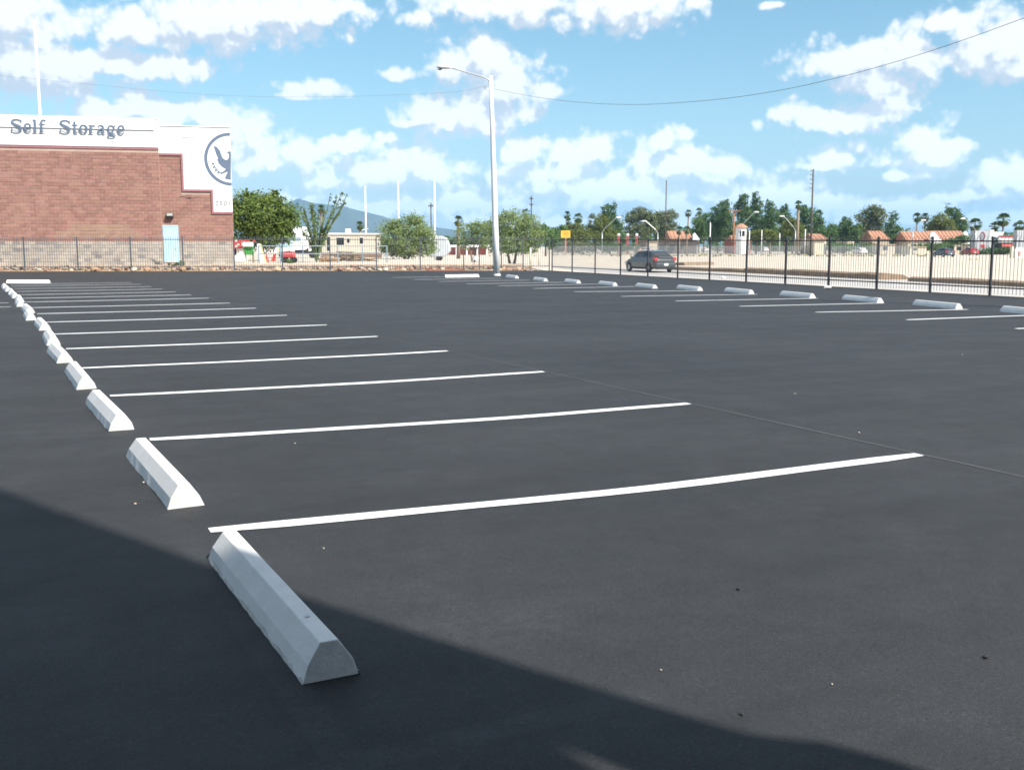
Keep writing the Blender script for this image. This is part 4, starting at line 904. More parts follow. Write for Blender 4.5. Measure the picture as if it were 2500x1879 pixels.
# ------------------------------------------------------------------ mountain
mb = MB(); prof = [(-300,520),(300,515),(560,500),(640,494),(690,498),(715,492),(728,486),(745,489),(770,496),(800,499),(830,503),(870,512),(920,524),(970,538),(1020,549),(1070,556),(1140,564),(1250,572),(1400,580),(1600,586)]
rings = []; rnd = random.Random(3)
P_ = cat(prof, 6)
for j, (dd, hh) in enumerate(((4700, 0.0), (5000, .25), (5300, .48), (5600, .72), (5850, .9), (6000, 1.0), (6400, .7), (7000, 0))):
    row = []
    for k, (px, py) in enumerate(P_):
        q = AT(px, dd); H = HZ(px, py, 6000); h = -4 + (H+4)*hh*(1+.09*math.sin(k*.55+j*1.3)*(hh < .95)+rnd.uniform(-.035, .035)*(0 < hh < 1)); row.append((q.x, q.y, h))
    rings.append(row)
mb.loft(rings, closed=False, caps=False); obj('mountain', mb, M_MTN, kind='structure', smooth=True)

# ------------------------------------------------------------------ road, banks, kerbs beyond the right fence
def strip(name, w0, w1, z, m, s0=-60, s1=70, kind='structure'):
    mb = MB(); n = 30
    for k in range(n+1):
        s = s0+(s1-s0)*k/n
        for w in (w0, w1): q = RF0+rdir*s+rnor*w; mb.v.append((q.x, q.y, z))
    mb.f = [(2*k, 2*k+1, 2*k+3, 2*k+2) for k in range(n)]; return obj(name, mb, m, kind=kind)
strip('road', 3.6, 14.0, ROADZ+.006, M_ROAD, -150)
def bank(label, px0, py0, px1, py1, hpx, name='earth_bank'):
    a, b = G(px0, py0, ROADZ), G(px1, py1, ROADZ); dv = (b-a); L = dv.length; n = max(6, int(L/1.2)); t = []; h = hpx*PXM((a.dot(FH)+b.dot(FH))/2); rnd = random.Random(int(px0))
    dv.normalize(); nn = Vector((-dv.y, dv.x, 0)); nn = nn if nn.dot(FH) > 0 else -nn; rings = []
    for k in range(n+1):
        p = a+dv*(L*k/n); hh = h*rnd.uniform(.85, 1.1)
        rings.append([p+Vector((0, 0, -.1)), p+nn*.12+Vector((0, 0, hh*.75)), p+nn*.3+Vector((0, 0, hh)), p+nn*(1.4+rnd.uniform(0, .3))+Vector((0, 0, hh*.8)), p+nn*2.4+Vector((0, 0, -.1))])
    o = obj(name, MB().loft(rings), M_BANK); tag(o, label, 'earth bank', 'brown earth banks beyond the road'); return o
bank('low brown earth bank behind the grey car', 1640, 659, 1812, 666, 9)
bank('long dark brown earth bank in the middle, with a pale pipe on it', 1812, 666, 2140, 683, 15)
bank('brown earth bank running off the right edge', 2213, 687, 2560, 705, 14)
bank('short brown earth step out in the dirt lot', 1673, 648, 1745, 647, 8)
a, b = G(1850, 664, ROADZ), G(1935, 668, ROADZ); o = obj('pipe', MB().tube([a+Vector((0, 0, .17)), b+Vector((0, 0, .17))], .045, 6), M_PAPER); tag(o, 'pale pipe lying on the middle earth bank', 'pipe')
# kerb of old pavement beyond
for k, (px, py) in enumerate(((1295, 659), (1316, 660))):
    p = AT(px, 65.5+k*.4); z = gz(p.x, p.y); t = thing('bollard', 'cream bollard behind the back fence corner, %s one' % ('left', 'right')[k], 'bollard', (p.x, p.y, z), 0, 'cream bollards by the fence corner')
    obj('post', MB().tube([(0, 0, -.1), (0, 0, 1.0)], .055, 10), M_CREAM, t, smooth=True); obj('cap', MB().ball((0, 0, 1.0), .056, 10, 5, .6), M_CREAM, t)
p = AT(1157, 66.5); t = thing('ground_light', 'small white floodlight box on a short stem behind the back fence', 'light', (p.x, p.y, gz(p.x, p.y)))
obj('stem', MB().tube([(0, 0, -.05), (0, 0, .28)], .02, 6), M_BLK, t); obj('housing', MB().box(-.16, -.1, .27, .12, .1, .5, Matrix.Rotation(.35, 4, 'Y')), M_WPAINT, t, bevel=.02)

# ------------------------------------------------------------------ vehicles
def make_car(label, px, d, heading, paint, name='parked_car', scale=1.0, base=None, group=None, py=None):
    p = AT(px, d); z = gz(p.x, p.y)+.008 if base is None else base
    t = thing(name, label, 'car', (p.x, p.y, z), heading, group); t.scale = (scale,)*3      # local +x is the front
    st_ = [(-2.12,.62,.42,.78,.80),(-2.06,.76,.30,.92,.96),(-1.9,.82,.24,1.0,1.04),(-1.5,.85,.22,1.0,1.03),(-.6,.86,.21,.98,1.0),(.4,.86,.21,.96,.98),(1.15,.85,.22,.93,.97),(1.6,.82,.24,.82,.88),(1.95,.74,.28,.70,.76),(2.10,.60,.36,.58,.62)]
    rings = []
    for (x, w, zb_, zs, zc) in st_:
        half = [(w*.90, zb_), (w, zb_+.14), (w*1.0, (zb_+zs)/2+.06), (w*.96, zs), (w*.60, zc)]
        rings.append([(x, y, z_) for y, z_ in half]+[(x, -y, z_) for y, z_ in reversed(half)])
    obj('body', MB().loft(rings), paint, t, smooth=False, bevel=.02)
    cab = [(-1.86,.74,.60,1.0,1.02),(-1.55,.77,.60,.99,1.28),(-1.25,.79,.60,.98,1.42),(-.5,.80,.60,.97,1.475),(.2,.80,.58,.96,1.46),(.55,.79,.60,.95,1.38),(1.0,.77,.64,.94,1.12),(1.3,.72,.64,.92,.95)]
    rings = [[(x, wb_, z0), (x, wt+.03, z1-.05), (x, wt-.06, z1), (x, -wt+.06, z1), (x, -wt-.03, z1-.05), (x, -wb_, z0)] for (x, wb_, wt, z0, z1) in cab]
    obj('cabin', MB().loft(rings), paint, t, bevel=.015)
    def side(x): 
        for a_, b_ in zip(cab[:-1], cab[1:]):
            if a_[0] <= x <= b_[0]: k = (x-a_[0])/(b_[0]-a_[0]); return [u+(v-u)*k for u, v in zip(a_, b_)]
    for sy in (-1, 1):
        for (x0, x1) in ((-1.35, -.42), (-.34, .50)):
            mb = MB(); rr_ = []
            for k in range(6):
                x = x0+(x1-x0)*k/5; c = side(x); f = lambda q: (x, sy*((c[1]+(c[2]+.03-c[1])*q)+.006), c[3]+(c[4]-.05-c[3])*q); rr_.append([f(.16), f(.93)])
            mb.loft(rr_, closed=False, caps=False); obj('side_window', mb, M_DARKG, t)
        xs = .95; obj('mirror', MB().ball((xs-.12, sy*.93, 1.0), .09, 8, 5, .7), paint, t)
        for xw in (-1.28, 1.30):
            tr = [(0, .17), (.06, .30), (.16, .315), (.2, .27), (.2, .19)]; rings = []
            for k in range(17):
                an = 2*PI*k/16; rings.append([(xw+math.cos(an)*r_, sy*(.69+y_), .315+math.sin(an)*r_) for y_, r_ in tr])
            wh = obj('wheel', MB().loft(rings, closed=False, caps=False), M_TYRE, t)
            mb = MB().prism([(xw+math.cos(k*PI/8)*.2, .315+math.sin(k*PI/8)*.2) for k in range(16)], sy*.865, sy*.875, 'y'); obj('rim', mb, M_RIM, wh)
            mb = MB().prism([(xw+math.cos(k*PI/9)*.37, .32+math.sin(k*PI/9)*.37) for k in range(19) if math.sin(k*PI/9) > -.45], sy*.80, sy*.866, 'y'); obj('wheel_arch', mb, M_BLK, t)
        obj('tail_light', MB().prism([(-2.115, .80), (-2.10, 1.0), (-1.80, 1.02), (-1.78, .92), (-1.95, .80)], sy*.60, sy*.835, 'y'), M_LAMPR, t)
        obj('headlight', MB().prism([(2.08, .56), (1.95, .70), (1.72, .76), (1.8, .60)], sy*.50, sy*.775, 'y'), M_RIM, t)
    f = lambda x, q, y: (x, y, q)
    obj('rear_window', MB().add([(-1.875, -.62, 1.045), (-1.875, .62, 1.045), (-1.30, .54, 1.415), (-1.30, -.54, 1.415)], [(0, 1, 2, 3)]).add([(-1.86, -.62, 1.0), (-1.86, .62, 1.0), (-1.6, .55, 1.1), (-1.6, -.55, 1.1)], [(0, 1, 2, 3)]), M_DARKG, t)
    obj('windscreen', MB().add([(1.30, -.62, .985), (1.30, .62, .985), (.57, .54, 1.395), (.57, -.54, 1.395)], [(0, 1, 2, 3)]), M_DARKG, t)
    obj('boot_lip', MB().box(-2.11, -.55, .93, -1.84, .55, 1.055), paint, t, bevel=.02)
    obj('bumper', MB().box(-2.17, -.74, .34, -2.02, .74, .62), paint, t, bevel=.04); obj('bumper_skirt', MB().box(-2.15, -.70, .22, -1.98, .70, .335), M_BLK, t)
    obj('number_plate', MB().box(-2.182, -.16, .46, -2.172, .16, .61), M_WPAINT, t)
    return t
hd_ = math.atan2(FH.y, FH.x)
make_car('dark grey hatchback seen from behind driving along the road beyond the side fence', 1586, 73, hd_ - .13 + R_(31), M_CARG, 'grey_car', base=ROADZ+.01)
CG = 'cars parked far off beyond the dirt lot'
for (lab, px, d, hh, pm) in (('tiny white car far off, left of the white marker pole', 1722, 330, .1, M_WPAINT), ('longest tiny white car right of the white marker pole', 1769, 330, .5, M_WPAINT), ('tiny white car in front of the cupola tower, left one', 1795, 332, .15, M_WPAINT), ('tiny white car in front of the cupola tower, right one', 1811, 334, .05, M_WPAINT), ('tiny white car right of the white light poles', 1866, 330, .1, M_WPAINT), ('tiny white car left of the tall utility pole base', 1970, 320, .2, M_WPAINT), ('white car by the far wall, between two fence posts right of the utility pole', 2100, 225, .1, M_WPAINT), ('dark blue car parked in front of the hedge below the tile roof', 2305, 175, .15, M_CARB), ('red car parked left of the grey sign tower', 2368, 205, .12, M_CARR), ('peach coloured car showing just above the grey hatchback', 1572, 232, 1.4, M_CARP)):
    make_car(lab, px, d, hd_ + hh, pm, group=CG)

# white camper
p = AT(725, 102); t = thing('camper', 'white motorhome with a sloping cab overhang behind the ocotillo', 'motorhome', (p.x, p.y, gz(p.x, p.y)), -YAW); k = PXM(102)
obj('body', MB().prism([(-1.6, .75), (1.0, .75), (1.25, .95), (1.25, 1.8), (.9, 2.95), (-.6, 2.95), (-.95, 2.75), (-1.6, 2.7)], -1.1, 1.1), M_WPAINT, t, bevel=.04)
obj('cab', MB().prism([(1.26, .6), (2.1, .6), (2.15, 1.15), (1.7, 1.3), (1.27, 1.9)], -.95, .95), M_WPAINT, t, bevel=.04)
obj('window', MB().box(-1.1, -1.12, 1.6, .6, -1.102, 2.0), mat('pale_glass', (0.30, 0.40, 0.46), 0.15), t); obj('window', MB().prism([(1.32, 1.3), (1.6, 1.3), (1.32, 1.7)], -.965, -.952), M_DARKG, t)
obj('skirt', MB().box(-1.5, -1.0, .4, 1.2, 1.0, .74), M_BLK, t)
for x in (-.9, 1.65):
    for sy in (-1, 1): obj('wheel', MB().tube([(x, sy*.8, .36), (x, sy*1.0, .36)], .36, 14), M_TYRE, t)
obj('stripe', MB().box(-1.58, -1.109, 1.35, .9, -1.1005, 1.45), mat('tan_stripe', (0.45, 0.38, 0.30), .5), t)
p = AT(693, 100); t = thing('trailer', 'pale blue box trailer at the left of the white motorhome', 'trailer', (p.x, p.y, gz(p.x, p.y)), -YAW)
obj('body', MB().box(-.75, -1, .55, .55, 1, 2.5), mat('pale_blue', (0.36, 0.52, 0.62), .5, var=.05, scale=2), t, bevel=.04); obj('window', MB().box(-.45, -1.015, 1.4, .25, -1.002, 1.95), M_DARKG, t)
for sy in (-1, 1): obj('wheel', MB().tube([(0, sy*.8, .3), (0, sy*.98, .3)], .3, 12), M_TYRE, t)
# mobile home
p = AT(855, 122); t = thing('mobile_home', 'long beige mobile home with dark windows below the mountain', 'mobile home', (p.x, p.y, gz(p.x, p.y)), -YAW+.08); k = PXM(122)
obj('body', MB().box(-65*k, -1.5, .5, 75*k, 1.5, 2.55), mat('beige_siding', (0.52, 0.47, 0.38), .8, var=.06, scale=1), t); obj('roof', MB().prism([(-67*k, 2.552), (77*k, 2.552), (77*k, 2.68), (-67*k, 2.72)], -1.65, 1.65), M_WHITE, t)
obj('skirting', MB().box(-65*k, -1.42, -.1, 75*k, 1.42, .498), mat('brown_skirting', (0.20, 0.13, 0.09), .9), t)
for (x0, x1, z0, z1) in ((-53, -45, .7, 2.3), (-30, -12, 1.35, 2.2), (-5, 1, 1.6, 2.1), (25, 33, 1.5, 2.2)):
    w = obj('window' if z0 > 1 else 'door', MB().box(x0*k, -1.515, z0, x1*k, -1.502, z1), M_DARKG, t); obj('window_frame', MB().box(x0*k-.06, -1.53, z0-.06, x1*k+.06, -1.516, z0-.002).box(x0*k-.06, -1.53, z1+.002, x1*k+.06, -1.516, z1+.06), M_WHITE, w)
obj('roof_cooler', MB().box(-10*k, -.5, 2.73, 2*k, .5, 3.2), M_WPAINT, t)
# second roofs behind
p = AT(893, 150); t = thing('shed', 'low flat shed roof showing between the flagpole and palo verde', 'shed', (p.x, p.y, gz(p.x, p.y)), -YAW)
obj('wall', MB().box(-1.6, -1, 0, 1.5, 1, 2.6), M_DARKG, t); obj('roof', MB().box(-1.9, -1.3, 2.602, 1.8, 1.3, 2.8), M_WHITE, t)
# silver trailer and red wall
p = AT(1072, 128); t = thing('silver_trailer', 'rounded silver white trailer between the palo verdes', 'trailer', (p.x, p.y, gz(p.x, p.y)), -YAW); k = PXM(128)
pr = [(-28*k, .5), (16*k, .5), (28*k, 1.2), (26*k, 1.9), (20*k, 2.7), (8*k, 2.95), (-20*k, 2.95), (-28*k, 2.7)]
obj('body', MB().prism(pr, -1.1, 1.1), M_SILVER, t, bevel=.12); obj('window', MB().box(-20*k, -1.115, 1.5, -8*k, -1.102, 2.2), M_DARKG, t); obj('roof_vent', MB().ball((-10*k, 0, 2.95), .35, 8, 5, .6), M_WPAINT, t)
for sy in (-1, 1): obj('wheel', MB().tube([(0, sy*.85, .35), (0, sy*1.05, .35)], .35, 12), M_TYRE, t)
p = AT(1135, 215); t = thing('red_building', 'low red walled building with white columns behind the small palo verde', 'building', (p.x, p.y, gz(p.x, p.y)), -YAW); k = PXM(215)
obj('wall', MB().box(-62*k, 0, -.1, 56*k, 4, 1.55), M_BRICKRED, t); obj('fascia', MB().box(-64*k, -.9, 1.552, 58*k, 4.2, 2.0), M_WHITE, t)
for x in (-60, -45, -20, 5, 30, 54): obj('column', MB().box(x*k-.14, -.8, -.1, x*k+.14, -.5, 1.55), M_WHITE, t)
# flagpoles and utility poles
for (lab, px, yt, d) in (('white flagpole over the mobile home with a small cross bracket', 894, 458, 128), ('white flagpole above the palo verde, middle of three', 974, 445, 128), ('white flagpole above the silver trailer', 1062, 445, 126)):
    p = AT(px, d); b0 = gz(p.x, p.y); h = HZ(px, yt, d)-b0; t = thing('flagpole', lab, 'flagpole', (p.x, p.y, b0), 0, 'white flagpoles behind the back fence')
    obj('pole', MB().tube([(0, 0, 0), (0, 0, h)], [.12, .07], 8), M_POLE, t, smooth=True); obj('finial', MB().ball((0, 0, h+.08), .12, 8, 5), M_POLE, t)
    if px == 894: obj('bracket', MB().tube([(-.5, 0, h*.42), (.3, 0, h*.44)], .04, 6), M_POLE, t)
def upole(label, px, yt, d, r, arms=(), m=None, name='utility_pole', pegs=0):
    p = AT(px, d); b0 = gz(p.x, p.y); h = HZ(px, yt, d)-b0; t = thing(name, label, 'utility pole', (p.x, p.y, b0), -YAW); m = m or M_WOOD
    obj('pole', MB().tube([(0, 0, -.1), (0, 0, h)], [r, r*.7], 8), m, t, smooth=True)
    for (zf, w) in arms: 
        c = obj('crossarm', MB().box(-w, -r-.12, zf*h-.08, w, -r*.7, zf*h+.08), m, t)
        for x in (-.85, -.4, .4, .85): obj('insulator', MB().tube([(x*w, -r-.06, zf*h+.08), (x*w, -r-.06, zf*h+.26)], .05, 6), M_GALV, c)
    for k_ in range(pegs): obj('insulator', MB().tube([(0, 0, h*(.98-.05*k_)), (-.55, 0, h*(.98-.05*k_)+.1)], .05, 5), M_WOOD, t)
    return t
upole('thin dark utility pole left of the third flagpole', 1053, 495, 170, .13, ((.94, .4),)); upole('thin utility pole beside the bushy fan palm', 1297, 478, 210, .15, ((.95, .4), (.85, .4)))
upole('tall brown wooden utility pole rising out of the eucalyptus', 1624, 440, 230, .15, ((.52, .9),)); upole('brown wooden T-shaped utility pole left of the cupola tower', 1790, 514, 232, .26, ((.985, 1.3),), mat('rusty_pole', (0.26, 0.12, 0.07), .9, var=.2, scale=4))
upole('tallest dark utility pole with staggered insulators, right of the pine grove', 1979, 413, 180, .18, (), pegs=5)
p = AT(1733, 104); t = thing('marker_pole', 'white marker pole in the dirt lot just behind the side fence', 'pole', (p.x, p.y, gz(p.x, p.y))); h = HZ(1732, 543, 104)-gz(p.x, p.y)
obj('pole', MB().tube([(0, 0, -.1), (0, 0, h*.9), (0, 0, h)], [.06, .055, .03], 8), M_POLE, t, smooth=True); obj('base', MB().tube([(0, 0, -.02), (0, 0, .05)], .14, 8), M_GALV, t)
for (lab, px, yt, yb, d) in (('white light pole right of the cupola tower', 1829, 563, 626, 200), ('white light pole left of the yellow green shrub', 1859, 562, 612, 225), ('thin pale pole in front of the olive tree by the grove', 1903, 570, 618, 220), ('thin white pole at the left of the tall utility pole', 1965, 560, 618, 215)):
    p = AT(px, d); b0 = gz(p.x, p.y); h = HZ(px, yt, d)-b0; t = thing('light_pole', lab, 'light pole', (p.x, p.y, b0)); obj('pole', MB().tube([(0, 0, 0), (0, 0, h)], .075, 8), M_POLE, t, smooth=True); obj('cap', MB().ball((0, 0, h), .11, 8, 5, .6), M_WPAINT, t)
def slamp(label, px, yb_, yc, hx, hy, d, mm=None):
    p = AT(px, d); b0 = gz(p.x, p.y); t = thing('street_lamp', label, 'street lamp', (p.x, p.y, b0), 0, 'street lamps along the far street'); c = PT(px, yc, d)-t.location; e = PT(hx, hy, d)-t.location
    obj('pole', MB().tube([(0, 0, 0), c], [.12, .09], 8), M_GALV, t, smooth=True); obj('arm', MB().tube([c-Vector((0, 0, .1)), c.lerp(e, .2)+Vector((0, 0, .15)), e], .06, 6), M_GALV, t)
    s = RH*(.45 if hx > px else -.45); obj('lamp_head', MB().loft([[e+s*k_*2+Vector((0, 0, z_*w_))+FH*(y_*w_) for y_, z_ in ((-.2, 0), (-.12, .16), (.12, .16), (.2, 0), (0, -.1))] for k_, w_ in ((-.1, .4), (.15, 1), (.7, 1.0), (1.0, .4))]), M_WPAINT, t)
slamp('street lamp reaching right, left of the eucalyptus', 1470, 612, 566, 1505, 531, 215); slamp('street lamp reaching left in front of the eucalyptus', 1606, 612, 568, 1577, 540, 215)
slamp('street lamp reaching right in front of the pine grove', 1804, 612, 560, 1842, 518, 215); slamp('street lamp reaching left at the right half of the grove', 1942, 612, 562, 1914, 528, 215)
slamp('street lamp reaching right above the long tile roof', 2229, 612, 562, 2250, 538, 215); slamp('street lamp reaching left beside the grey sign tower', 2382, 612, 562, 2356, 534, 215)
# yellow sign
p = AT(1381, 222); b0 = gz(p.x, p.y); t = thing('pylon_sign', 'square yellow sign on a faded red post', 'sign', (p.x, p.y, b0), -YAW); z0, z1 = HZ(1381, 581, 222)-b0, HZ(1381, 563, 222)-b0
obj('post', MB().box(-.16, -.1, 0, .16, .1, z0), M_PINK, t); s_ = obj('sign_board', MB().box(-1.0, -.15, z0+.002, .95, .15, z1), M_YELLOW, t); obj('sign_panel', MB().box(-.55, -.17, z0+.5, .6, -.152, z1-.25), mat('orange_panel', (0.62, 0.30, 0.04), .5), s_)
# red pillars with white globes
for k, (px, lab) in enumerate(((1510, 'left'), (1532, 'middle'), (1554, 'right'))):
    p = AT(px, 232); b0 = gz(p.x, p.y); h = HZ(px, 577, 232)-b0; t = thing('gate_pillar', 'red pillar with a white globe under the eucalyptus, %s of three' % lab, 'pillar', (p.x, p.y, b0), -YAW, 'red pillars with white globes'); obj('pillar', MB().box(-.28, -.28, -.1, .28, .28, h), M_BRICKRED, t); obj('globe', MB().ball((0, 0, h+.3), .34, 10, 6), M_WPAINT, t)
# tile-roofed buildings
def house(label, px0, px1, yroof, yeave, d, wall, gable=None, depth=10, name='tile_house', rz=0.0, win=2):
    pm = (px0+px1)/2; p = AT(pm, d); b0 = gz(p.x, p.y); t = thing(name, label, 'building', (p.x, p.y, b0), -YAW+rz); k = PXM(d); hw = (px1-px0)/2*k; ze, zr = HZ(pm, yeave, d)-b0, HZ(pm, yroof, d)-b0
    obj('wall', MB().box(-hw+.3, .3, -.1, hw-.3, depth-.3, ze-.002), wall, t)
    rf = obj('roof', MB().add([(-hw, 0, ze), (hw, 0, ze), (hw, depth, ze), (-hw, depth, ze), (-hw+(.8 if gable is None else 0), depth/2, zr), (hw-(.8 if gable is None else 0), depth/2, zr)], [(0, 1, 5, 4), (2, 3, 4, 5), (1, 2, 5), (3, 0, 4), (3, 2, 1, 0)]), M_TILE, t)
    n = max(4, int(2*hw/.8)); mb = MB()
    for q in range(n):
        x = -hw+.4+(2*hw-.8)*q/(n-1); mb.tube([(x, -.03, ze+.03), (x*.97, depth/2-.1, zr+.01)], .07, 5)
    obj('tile_row', mb, M_TILE, rf, kind='stuff')
    for q in range(win):
        x = -hw+.9+(2*hw-2.4)*q/max(1, win-1); obj('window', MB().box(x, .28, .8, x+.9, .298, min(ze-.4, 2.2)), M_DARKG, t)
    if gable:
        x0, x1, yt = gable; a_, b_ = (x0-pm)*k, (x1-pm)*k; zt_ = HZ(x0, yt, d)-b0
        obj('gable', MB().prism([(a_, ze-.5), (b_, ze-.5), (b_, ze), ((a_*.75+b_*.25), zt_), (a_, zt_-.5)], -.6, .28), M_WHITE, t)
    return t
house('small building with an orange tile roof behind two short palms', 1636, 1690, 563, 583, 250, M_TAN, (1690, 1706, 568), win=3)
house('orange tile roof peeking out under the eucalyptus', 2128, 2174, 563, 584, 245, M_TAN)
house('long orange tile roof, left one of the pair with white gables', 2216, 2292, 564, 590, 240, M_CREAM, (2268, 2298, 566), win=4)
house('long orange tile roof, right one of the pair, beside the grey sign tower', 2284, 2366, 563, 590, 243, M_CREAM, (2348, 2372, 564), win=4)
house('low tile roofs at the foot of the cupola tower', 1786, 1836, 574, 590, 246, M_BRICKRED, win=2)
house('cream building between the utility pole and rounded tree', 1980, 2022, 570, 583, 235, M_CREAM, win=2); house('distant tile roof left of the grey eucalyptus', 2066, 2090, 562, 578, 275, M_CREAM, win=1)
for (lab, px0, px1, y0, y1, d, m) in (('cream low wall block above the grey hatchback', 1585, 1605, 592, 606, 235, M_CREAM), ('tan block building right of the grove behind the fence', 2150, 2186, 598, 622, 222, M_CREAM), ('cream block building below the long tile roof', 2222, 2262, 604, 622, 218, M_CREAM), ('cream block by the roadside near the tall pole', 1988, 2012, 590, 628, 200, M_CREAM), ('dark flat building behind the far fence under the eucalyptus', 1560, 1700, 588, 612, 245, M_DARKG), ('dark flat building under the pine grove', 1850, 1975, 590, 612, 355, M_DARKG), ('white kiosk far right of the side fence behind the red car', 2330, 2365, 600, 622, 224, M_CREAM)):
    pm = (px0+px1)/2; p = AT(pm, d); b0 = gz(p.x, p.y); k = PXM(d); t = thing('block_building', lab, 'building', (p.x, p.y, b0), -YAW); hw = (px1-px0)/2*k; h = HZ(pm, y0, d)-b0
    mm = m if m is not M_DARKG else mat('brown_wall', (0.10, 0.085, 0.075), .9, var=.2, scale=.5)
    obj('wall', MB().box(-hw, 0, -.1, hw, 5, h), mm, t); obj('roof', MB().box(-hw-.12, -.15, h+.002, hw+.12, 5.1, h+.16), M_TAN, t)
    if hw > 1.2:
        for q in range(max(1, int(hw/1.2))): x = -hw+.5+q*2.2; obj('window', MB().box(x, -.015, .9, x+1.0, -.002, min(h-.25, 2.0)), M_DARKG, t)
# cupola tower
p = AT(1808, 240); b0 = gz(p.x, p.y); t = thing('cupola_tower', 'small white cupola tower with an orange tile cap in front of the pines', 'tower', (p.x, p.y, b0), -YAW+.3); k = PXM(240); z0, z1 = HZ(1808, 556, 240)-b0, HZ(1808, 546, 240)-b0
R8 = lambda r: [(math.cos(q*PI/4+PI/8)*r, math.sin(q*PI/4+PI/8)*r) for q in range(8)]
obj('wall', MB().prism(R8(13*k), -.1, z0, 'z'), M_WHITE, t); obj('roof', MB().loft([[(x, y, z0+.002) for x, y in R8(17*k)], [(x, y, z0+.2) for x, y in R8(16*k)], [(x, y, z1) for x, y in R8(4*k)]]), M_TILE, t)
for q in (5, 6): a_ = q*PI/4; obj('window', MB().box(-.35, -13*k*.93-.02, z0-1.9, .35, -13*k*.93+.05, z0-.7, Matrix.Rotation(a_-1.5*PI, 4, 'Z')), M_DARKG, t)
# store and sign tower at right
p = AT(2402, 222); b0 = gz(p.x, p.y); t = thing('sign_tower', 'grey sign tower with a dark red round emblem', 'sign tower', (p.x, p.y, b0), -YAW); k = PXM(222); H = HZ(2402, 563, 222)-b0
obj('wall', MB().box(-22*k, 0, -.1, 12*k, 2.5, H), mat('grey_panel', (0.42, 0.43, 0.44), .7, var=.05, scale=1), t); obj('column', MB().box(12*k+.002, -.1, -.1, 22*k, 2.4, H+.15), M_WHITE, t)
ez = HZ(2397, 577, 222)-b0; em = obj('emblem', MB().prism([(-5*k+math.cos(q*PI/10)*.56, ez+math.sin(q*PI/10)*.95) for q in range(20)], -.04, -.002), mat('dark_red_panel', (0.16, 0.035, 0.04), .5), t)
obj('emblem_inset', MB().prism([(-6*k+math.cos(q*PI/10)*.38, ez+math.sin(q*PI/10)*.7) for q in range(20)], -.055, -.042), mat('grey_blue_panel', (0.23, 0.25, 0.30), .5), em); obj('band', MB().box(-8*k, -.03, HZ(2397, 604, 222)-b0, 2*k, -.002, HZ(2397, 597, 222)-b0), M_RED, t)
p = AT(2455, 222); b0 = gz(p.x, p.y); t = thing('store', 'white store with a red roof edge and red awning at the right edge', 'store', (p.x, p.y, b0), -YAW)
za = lambda y: HZ(2455, y, 222)-b0
obj('wall', MB().box(-29*k, 1, -.1, 26*k, 8, za(592)), mat('shade_wall', (0.16, 0.17, 0.17), .8, var=.1, scale=1), t); obj('fascia', MB().box(-14*k, 0, za(592), 24*k, .98, za(579)), M_WHITE, t); obj('roof_edge', MB().box(-12*k, -.1, za(579)+.002, 26*k, 1.2, za(575)), M_RED, t)
obj('roof_sign', MB().prism([(-29*k, za(578)), (-4*k, za(578)), (2*k, za(566)), (-28*k, za(566))], 1.3, 1.6), M_WPAINT, t); obj('awning', MB().prism([(-.9, za(608)), (.1, za(596)), (.1, za(608))], -9*k, 18*k, 'x'), M_RED, t)
obj('window', MB().box(-27*k, .97, .6, -12*k, .998, 2.2), M_DARKG, t); obj('window', MB().box(2*k, .97, .6, 20*k, .998, 2.2), M_DARKG, t)
p = AT(2496, 218); b0 = gz(p.x, p.y); t = thing('pylon', 'ribbed grey pylon at the right edge', 'pylon', (p.x, p.y, b0), -YAW); hh = HZ(2496, 562, 218)-b0; obj('core', MB().box(-1.3, 0, -.1, 1.5, 1.5, hh), mat('grey_panel', (0, 0, 0)), t)
for q in range(6): obj('rib', MB().box(-1.2+q*.45, -.08, 0, -1.05+q*.45, -.002, hh-.1), M_SILVER, t)
p = AT(2487, 160); b0 = gz(p.x, p.y); t = thing('fuel_pump', 'white fuel pump with a faded red panel at the right edge', 'fuel pump', (p.x, p.y, b0), -YAW); k2 = PXM(160)
obj('body', MB().box(-11*k2, -.3, 0, 12*k2, .3, 1.35), M_WPAINT, t, bevel=.04); obj('panel', MB().box(-3*k2, -.315, .25, 4*k2, -.302, 1.0), M_PINK, t); obj('top', MB().box(-7*k2, -.25, 1.352, 8*k2, .25, 1.6), M_WPAINT, t); obj('side_post', MB().box(-19*k2, -.2, 0, -13*k2, .2, 1.75), M_CREAM, t)
for q, px in enumerate((2375, 2389)):
    p = AT(px, 140); o = bpy.data.objects.new('kerb_stone', rock_me[2]); COL.objects.link(o); o.location = (p.x, p.y, gz(p.x, p.y)+.1); o.scale = (.35, .22, .2); tag(o, 'white stone at the edge of the dirt lot, %s one' % ('left', 'right')[q], 'stone', 'white stones by the dirt lot')
# chain-link fence across the dirt lot
ml = bpy.data.materials.new('chain_link'); ml.use_nodes = True; tt = ml.node_tree; tr = N(tt, 'ShaderNodeBsdfTransparent'); ms = N(tt, 'ShaderNodeMixShader', ins={0: .34}); b0_ = tt.nodes['Principled BSDF']; b0_.inputs['Base Color'].default_value = (.30, .32, .33, 1); b0_.inputs['Roughness'].default_value = .6
tt.links.new(tr.outputs[0], ms.inputs[1]); tt.links.new(b0_.outputs[0], ms.inputs[2]); tt.links.new(ms.outputs[0], tt.nodes['Material Output'].inputs[0])
a, b = AT(1352, 200), AT(2240, 206); dv = b-a; L = dv.length; t = thing('chain_link_fence', 'long grey chain-link fence across the far side of the dirt lot', 'fence', (a.x, a.y, ROADZ), math.atan2(dv.y, dv.x))
obj('mesh_panel', MB().add([(0, 0, .05), (L, 0, .05), (L, 0, 1.72), (0, 0, 1.72)], [(0, 1, 2, 3)]), ml, t)
